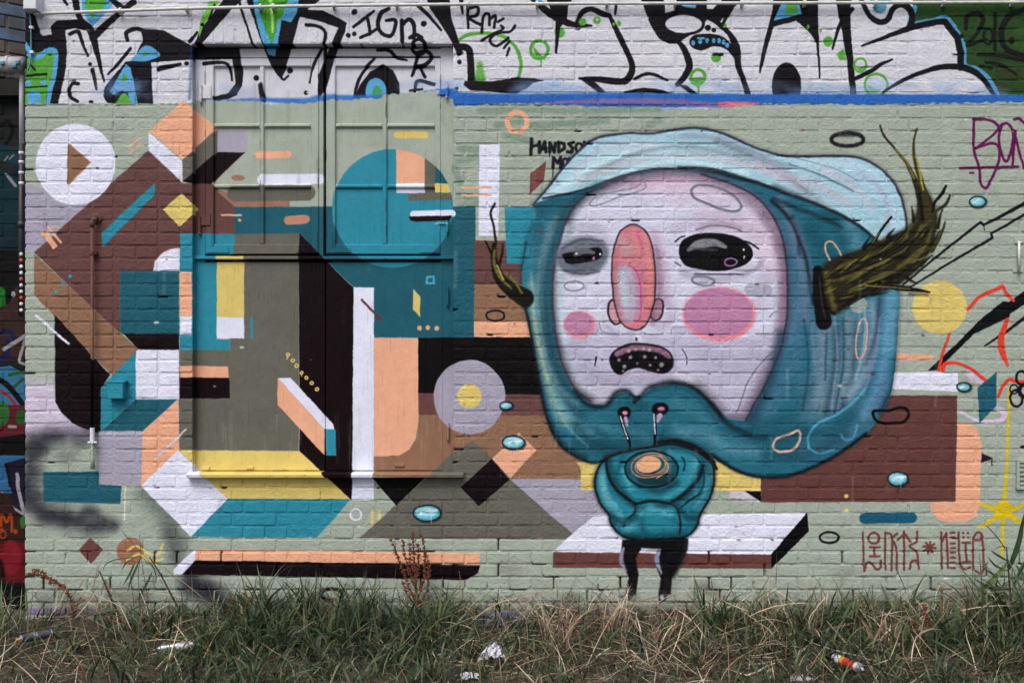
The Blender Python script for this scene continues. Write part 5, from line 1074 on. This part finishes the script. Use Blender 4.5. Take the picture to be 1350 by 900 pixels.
# tufts of broad blades as in the photograph, each a thing
def tuft(px, py, n, h, spread, wd, label, cols=GREEN, az0=None, grp=None):
    n = int(n*1.2)
    p = G(px, py); b = np.stack([p.x+rng.normal(0, spread, n), np.minimum(p.y+rng.normal(0, spread*.6, n), -.03), np.zeros(n)], 1); b[:,2] = gh(b[:,0], b[:,1])-.004
    az = rng.uniform(0, 2*np.pi, n) if az0 is None else rng.normal(az0, .6, n)
    o = blades('grass_tuft', b, h*rng.uniform(.6, 1.2, n), az, np.abs(rng.normal(.18, .2, n)), rng.uniform(.4, 1.9, n), rng.uniform(wd*.6, wd*1.2, n), pick(cols, n), 8)
    return tag(o, label, 'grass', grp)
DK_ = GREEN*.8
GRP = 'broad-bladed grass tufts along the wall'
tuft(345, 850, 55, .36, .05, .011, 'broad green grass tuft left of the black oval ring, leaning over the brown weed', grp=GRP)
tuft(470, 855, 60, .34, .06, .011, 'broad green grass tuft below the right end of the black oval ring', grp=GRP)
tuft(560, 860, 50, .32, .05, .011, 'broad green grass tuft at the foot of the rust-red dock', grp=GRP)
tuft(945, 850, 45, .28, .05, .011, 'green grass tuft right of the painted black legs', grp=GRP)
tuft(1100, 850, 60, .27, .07, .012, 'green grass tuft above the red and silver can', grp=GRP)
tuft(1250, 860, 45, .30, .06, .012, 'green grass tuft beside the low rusty dock', grp=GRP)
tuft(740, 860, 60, .33, .035, .005, 'bleached straw tussock standing below the brown end of the white bench', cols=STRAW, grp=GRP)
tuft(805, 845, 60, .24, .07, .005, 'straw-coloured tuft at the painted feet', cols=STRAW, grp=GRP)
# dock plants: stem, branches, rusty seed clusters
M_RUST = flat_mat('dock_seed', (.10,.028,.014), .8, 0, .4, 120, .4, col2=(.19,.055,.026)); M_STEM = flat_mat('dock_stem', (.10,.05,.03), .7, 0, .3, 60, .2)
M_STEMG = flat_mat('dark_green_stem', (.055,.06,.025), .6, 0, .3, 40, .2); M_TWIG = flat_mat('dark_dead_stem', (.05,.032,.018), .8, 0, .35, 60, .4)
def octa(c, r):
    r = r*1.3
    a, b_, d = rng.uniform(.6, 1.3, 3)*r; x, y, z = c
    return [(x+a,y,z),(x-a,y,z),(x,y+b_,z),(x,y-b_,z),(x,y,z+d),(x,y,z-d)], [(0,2,4),(2,1,4),(1,3,4),(3,0,4),(2,0,5),(1,2,5),(3,1,5),(0,3,5)]
def dock(label, paths, seeds, r=.0032, sr=.0032):
    base = Vector(paths[0][0]); e = empty('dock_plant', base); tag(e, label, 'plant', 'rusty dock plants in the grass')
    sv_, sf_ = [], []
    for i, pth in enumerate(paths):
        pts = [Vector(q) for q in pth]
        v, f = tube(pts, r, 6, rs=list(np.linspace(r if i == 0 else r*.7, r*.35, len(pts)))); child(raw('stem', v, f, M_STEM, None, True), e)
        Ls = [(pts[j+1]-pts[j]).length for j in range(len(pts)-1)]; T = sum(Ls)
        for q in range(int(seeds*2.1*T/.1)):
            d = rng.uniform(.3 if i == 0 else .12, 1)*T; j = 0
            if math.sin(d*260)*.5+.5 < rng.random()*.75: continue
            while d > Ls[j] and j < len(Ls)-1: d -= Ls[j]; j += 1
            c = pts[j].lerp(pts[j+1], d/Ls[j])+Vector(rng.normal(0, .0045, 3)); v, f = octa(c, sr); o = len(sv_); sv_ += v; sf_ += [tuple(k+o for k in t) for t in f]
    s = raw('seed_heads', sv_, sf_, M_RUST); s['kind'] = 'stuff'; child(s, e)
    return e
yb = -.14
def wp(px, py, y): return W(px, py, y)
dock('upright rust-red dock rising over the black bar, tallest of the docks', [[G(552,842),wp(550,800,yb),wp(547,750,yb),wp(544,700,yb)],[wp(551,800,yb),wp(538,770,yb),wp(525,735,yb),wp(515,708,yb)],[wp(551,790,yb),wp(560,760,yb),wp(560,720,yb),wp(554,704,yb)],[wp(550,780,yb),wp(540,755,yb),wp(532,725,yb),wp(532,712,yb)],[wp(551,800,yb),wp(563,780,yb),wp(566,750,yb),wp(562,728,yb)],[wp(550,815,yb),wp(540,790,yb),wp(530,765,yb)],[wp(549,770,yb),wp(552,745,yb),wp(551,715,yb)],[wp(551,760,yb),wp(540,740,yb),wp(541,715,yb)]], 42, sr=.0036)
yb = -.12
dock('arching rusty dock bent over in front of the bottom left bricks', [[G(97,845),wp(97,812,yb),wp(94,790,yb),wp(85,774,yb),wp(66,762,yb),wp(45,756,yb),wp(36,757,yb)],[wp(97,812,yb),wp(102,795,yb),wp(112,790,yb)],[wp(88,778,yb),wp(76,768,yb),wp(64,768,yb)],[wp(66,762,yb),wp(56,754,yb),wp(44,751,yb)]], 60, sr=.0036)
yb = -.2
dock('rusty dock leaning right under the black spray patch beside the bars', [[G(300,858),wp(305,830,yb),wp(315,805,yb),wp(335,788,yb),wp(350,776,yb)],[wp(305,830,yb),wp(300,808,yb),wp(306,790,yb),wp(322,782,yb)],[wp(315,805,yb),wp(330,790,yb),wp(338,776,yb),wp(325,772,yb)]], 34, r=.0026, sr=.0034)
dock('thin brown dock standing in the green grass left of the black oval ring', [[G(348,868),wp(350,850,yb),wp(350,820,yb),wp(345,795,yb)],[wp(350,840,yb),wp(356,815,yb),wp(354,800,yb)]], 26, r=.0022, sr=.0024)
yb = -.42
dock('dense low rusty dock in the grass below the brown signature', [[G(1230,900),wp(1230,870,yb),wp(1224,835,yb),wp(1218,797,yb)],[wp(1229,870,yb),wp(1215,845,yb),wp(1204,815,yb)],[wp(1230,875,yb),wp(1238,850,yb),wp(1232,818,yb)],[wp(1230,880,yb),wp(1246,862,yb),wp(1246,848,yb)],[wp(1230,885,yb),wp(1216,870,yb),wp(1206,850,yb)],[wp(1231,890,yb),wp(1245,880,yb),wp(1254,862,yb)]], 60, sr=.004)
# bare dead stems on the left
def stem(label, pts, r0, r1, mat=M_TWIG, knots=True):
    e = empty('dead_stem', pts[0]); tag(e, label, 'stem'); v, f = tube(pts, r0, 7, rs=list(np.linspace(r0, r1, len(pts)))); child(raw('stalk', v, f, mat, None, True), e)
    if knots:
        for i in range(1, len(pts)-1):
            v, f = tube([pts[i]-Vector((0,0,.004)), pts[i]+Vector((0,0,.004))], r0*1.35, 7); child(raw('node', v, f, mat, None, True), e)
            v, f = tube([pts[i], pts[i]+Vector((rng.uniform(-.02,.02), -.01, .012))], .0015, 5); child(raw('twig', v, f, mat), e)
    return e
ya = -.12
stem('shorter bare dark stem leaning left below the brown painted diamond', [G(172,845), wp(157,812,ya), wp(145,785,ya), wp(138,768,ya), wp(131,752,ya)], .006, .004)
stem('longer bare dark stem leaning left below the yellow painted waves', [G(254,850), wp(243,815,ya), wp(228,788,ya), wp(212,757,ya), wp(197,734,ya)], .006, .0035)
# tall nodding grass with hanging leaves at the left, tall reed at the right
def leafblade(pts, wd, m=1):
    pts = [Vector(p) for p in pts]; V, F = [], []
    for i, p in enumerate(pts):
        t = i/(len(pts)-1); d = (pts[min(i+1,len(pts)-1)]-pts[max(i-1,0)]).normalized(); s = d.cross(Vector((0.15,-1,.25))).normalized(); w_ = wd*max(.06, math.sin(math.pi*min(1, .12+t*.88))**.7)/2
        V += [p-s*w_, p+Vector((0,.002,0)), p+s*w_]
    for i in range(len(pts)-1):
        for k in (0,1): F.append((3*i+k, 3*i+k+1, 3*i+k+4, 3*i+k+3))
    return V, F
M_LEAF = flat_mat('reed_leaf', (.07,.11,.035), .5, 0, .3, 18, .1, col2=(.13,.16,.05)); M_LEAFD = flat_mat('dark_reed_leaf', (.035,.065,.028), .5, 0, .3, 18, .1)
rp = empty('reed', G(1332, 850)); tag(rp, 'tall dark-stemmed reed with long pointed leaves at the right edge', 'plant')
yr = -.22
v, f = tube([G(1336,850), wp(1334,810,yr), wp(1331,770,yr), wp(1328,735,yr), wp(1327,720,yr)], .005, 8, rs=[.006,.006,.005,.004,.002]); child(raw('stem', v, f, M_TWIG, None, True), rp)
for pts, wd, mt in [([(1330,750),(1336,735),(1343,715),(1347,695),(1352,672)],.030,M_LEAFD),([(1328,742),(1315,758),(1298,775),(1288,790)],.028,M_LEAF),([(1328,728),(1318,712),(1305,697),(1297,690)],.006,M_TWIG),([(1330,762),(1345,762),(1362,764)],.02,M_LEAFD),([(1330,740),(1316,732),(1306,725)],.012,M_LEAFD),([(1328,752),(1312,745),(1302,733)],.012,M_LEAFD),([(1328,760),(1310,757),(1292,744)],.012,M_LEAFD),([(1333,780),(1348,800),(1362,806)],.018,M_LEAF),([(1334,790),(1318,780),(1300,772),(1284,762)],.014,M_LEAFD),([(1329,722),(1320,720),(1311,723)],.005,M_TWIG),([(1334,748),(1337,790),(1338,812)],.009,M_LEAF),([(1340,745),(1352,760),(1365,775)],.016,M_LEAFD),([(1330,800),(1312,790),(1300,795)],.014,M_LEAF),([(1336,770),(1352,742),(1366,724)],.014,M_LEAFD)]:
    ctrl = Canvas.spl(pts, False, 4); v, f = leafblade([wp(p[0], p[1], yr-.01-.05*abs(i/len(ctrl))) for i, p in enumerate(ctrl)], wd); child(raw('leaf', v, f, mt, None, True), rp)
ng = empty('nodding_grass', G(192, 845)); tag(ng, 'tall thin grass nodding over the tan painted disc with yellow waves', 'plant')
yn = -.1
for pts, w0 in [([(186,830),(184,790),(182,755),(186,730),(184,705)],.0018),([(192,830),(195,790),(190,760),(186,735)],.0016),([(178,830),(176,790),(172,760),(176,735)],.0015)]:
    v, f = tube([wp(a, b_, yn) for a, b_ in pts], w0, 5); child(raw('stem', v, f, M_STEMG, None, True), ng)
for pts, wd in [([(186,733),(170,735),(150,738),(139,744),(135,754)],.006),([(180,722),(172,712),(165,705),(160,697)],.004),([(184,738),(178,752),(172,766),(168,780)],.012),([(178,742),(170,758),(162,772)],.010),([(190,736),(202,748),(206,762),(203,772)],.006),([(200,755),(194,768),(186,782),(182,792)],.012),([(185,728),(196,738),(208,756),(222,790)],.003),([(187,765),(196,766),(206,765)],.006),([(176,735),(166,742),(160,752)],.008)]:
    ctrl = Canvas.spl(pts, False, 4); v, f = leafblade([wp(p[0], p[1], yn-.015) for p in ctrl], wd); child(raw('leaf', v, f, M_LEAFD, None, True), ng)
# a few long arched straws that stand out in the photograph
for i, (pts, wd, mt, lab) in enumerate([([(590,858),(620,820),(655,795),(700,783),(740,776)],.008,'s','long pale straw arching right from the plastic sheet to the tussock'),([(686,753),(705,762),(718,770),(736,787)],.003,'s','thin pale straw bent at its tip left of the brown bench end'),([(380,788),(395,810),(415,830),(432,858)],.008,'g','bright green blade bent down beside the black oval ring'),([(1180,778),(1195,790),(1210,810),(1225,835)],.006,'s','straight pale straw leaning right under the signature')]):
    ctrl = Canvas.spl(pts, False, 5); v, f = leafblade([wp(p[0], p[1], -.3) for p in ctrl], wd); o = raw('tall_straw' if mt == 's' else 'reed_grass', v, f, flat_mat('long_straw', (.34,.26,.17), .7) if mt == 's' else M_LEAF, None, True); tag(o, lab, 'grass')
# ---- litter
M_SILVER = flat_mat('can_metal', (.55,.56,.60), .3, .85, .15, 60, .1); M_CANRED = flat_mat('red_can_print', (.50,.035,.03), .4, .1, .2, 90, .1); M_CANW = flat_mat('white_can_print', (.60,.60,.62), .4, .1, .1); M_ORG = flat_mat('orange_cap', (.65,.20,.02), .4, 0, .1); M_DCAN = flat_mat('dark_grey_can', (.12,.12,.14), .35, .6, .2); M_BLUEP = flat_mat('blue_can_print', (.08,.25,.45), .4, .1, .1); M_GOLD = flat_mat('orange_can_band', (.55,.22,.04), .4, .1, .2)
def can(label, a, b, r, bodymats, capmat=None, domemat=M_SILVER, flip=False):
    """spray can lying from point a (bottom) to b (top)"""
    a, b = Vector(a), Vector(b); Lc = (b-a).length; e = empty('spray_can', a); tag(e, label, 'spray can')
    q = (b-a).to_track_quat('Z', 'Y').to_matrix().to_4x4(); T = Matrix.Translation(a) @ q
    def add(nm, prof, mt):
        v, f = lathe([(p[0]*r, p[1]*Lc) for p in prof], 24); o = raw(nm, [T @ Vector(x) for x in v], f, mt, None, True); child(o, e)
        md = o.modifiers.new('e', 'EDGE_SPLIT'); md.split_angle = R(40); return o
    add('base_rim', [(.9,0),(1.04,.005),(1.04,.03),(1,.035)], M_SILVER)
    _tot = sum(f_ for _, f_ in bodymats); bodymats = [(m_, f_*.83/_tot) for m_, f_ in bodymats]; z = .035
    for mt, fr_ in bodymats: add('body', [(1,z),(1,z+fr_)], mt); z += fr_
    add('shoulder', [(1,z),(1.04,z+.004),(1.04,z+.02),(.9,z+.03),(.62,z+.06),(.52,z+.062),(.52,z+.085),(.3,z+.087)], domemat)
    if capmat: add('nozzle', [(.3,z+.08),(.3,z+.13),(.26,z+.14)], capmat)
    return e
can('red, white and orange spray can lying in the straw near the right', G(1100,867,.06), G(1138,882,.06), .0215, [(M_SILVER,.08),(M_CANW,.14),(M_GOLD,.12),(M_CANRED,.38),(M_CANW,.1)], M_CANW)
can('silver spray can lying in the grass below the longer dark stem', G(256,849,.07), G(207,855,.065), .0185, [(M_SILVER,.12),(M_CANW,.25),(M_SILVER,.32)], M_CANW)
can('dark spray can with an orange cap lying at the bottom left', G(68,834,.075), G(22,843,.075), .0195, [(M_DCAN,.35),(M_SILVER,.1),(M_DCAN,.28)], M_ORG)
can('blue and white spray can with a red end at the bottom edge', G(692,906,.06), G(640,916,.06), .023, [(M_CANRED,.12),(M_DCAN,.12),(M_CANW,.25),(M_BLUEP,.25)], M_CANW, M_CANW)
def crumple(name, c, sx, sy, sz, label, mat, seed, n=26, cat='plastic bag'):
    r = np.random.default_rng(seed); u = np.linspace(-1, 1, n); A, B = np.meshgrid(u, u)
    h = np.zeros_like(A)
    for i in range(9):
        k = r.normal(0, 3.2, 2); h += np.abs(np.sin(A*k[0]+B*k[1]+r.random()*6))*r.uniform(.1, .35)
    h -= h.min(); h /= h.max(); fall = np.clip(1-(A**2+B**2)*.55, 0, 1)
    X = c[0]+A*sx*(1+.25*np.sin(B*3+seed))+.1*sx*np.sin(h*9); Y = np.minimum(c[1]+B*sy+.06*sy*np.sin(h*11), -.02); Z = c[2]+h*fall*sz
    V = np.stack([X, Y, Z], -1).reshape(-1, 3); q = (np.arange(n-1)[:, None]*n+np.arange(n-1)[None, :]).ravel()
    o = fast(name, V, np.stack([q, q+1, q+n+1, q+n], 1), mat, None, False); return tag(o, label, cat)
M_PLA = flat_mat('white_plastic', (.62,.60,.68), .4, 0, .1, 20, .2)
M_CLR = bpy.data.materials.new('cloudy_plastic_sheet'); M_CLR.use_nodes = True; _b = M_CLR.node_tree.nodes['Principled BSDF']; _b.inputs['Base Color'].default_value = (.16,.17,.26,1); _b.inputs['Roughness'].default_value = .3; _b.inputs['Alpha'].default_value = .5
crumple('plastic_bag', G(650,866,.03), .055, .06, .085, 'crumpled white plastic bag in the grass below the dark red bar end', M_PLA, 4)
crumple('plastic_sheet', G(640,832,.0), .15, .05, .17, 'cloudy grey-blue plastic sheet humped against the wall right of the black bar', M_CLR, 9, cat='plastic sheet')
crumple('plastic_scrap', G(618,893,.01), .05, .03, .03, 'small pale plastic scrap at the bottom edge left of the blue can', M_PLA, 12, 14, 'scrap')
crumple('paper_scrap', G(1055,895,.01), .05, .03, .025, 'pale scrap at the bottom edge left of the red can', M_PLA, 15, 14, 'scrap')
crumple('foil_scrap', G(590,865,.02), .05, .03, .03, 'greyish foil scrap in the grass left of the crumpled white bag', M_SILVER, 19, 14, 'scrap')
tuft(1345, 850, 70, .42, .07, .013, 'tall leafy grass tuft behind the reed at the right edge', grp=GRP)
tuft(1290, 848, 45, .34, .05, .010, 'tall straw and green tuft left of the reed', cols=np.concatenate([STRAW, GREEN]), grp=GRP)
tuft(12, 850, 26, .30, .04, .008, 'arching pale green tuft at the foot of the side wall', cols=GREEN*1.6, grp=GRP)
tuft(200, 848, 40, .24, .05, .006, 'thin wiry tuft between the two dark leaning stems', grp=GRP)
tuft(1040, 852, 45, .27, .06, .010, 'mixed straw and green tuft below the small black ring', cols=np.concatenate([STRAW, GREEN]), grp=GRP)
tuft(1170, 862, 34, .26, .05, .010, 'flopped straw tuft under the brown signature', cols=STRAW, grp=GRP)
tuft(870, 862, 26, .18, .06, .006, 'low straw tuft right below the painted legs', cols=STRAW, grp=GRP)
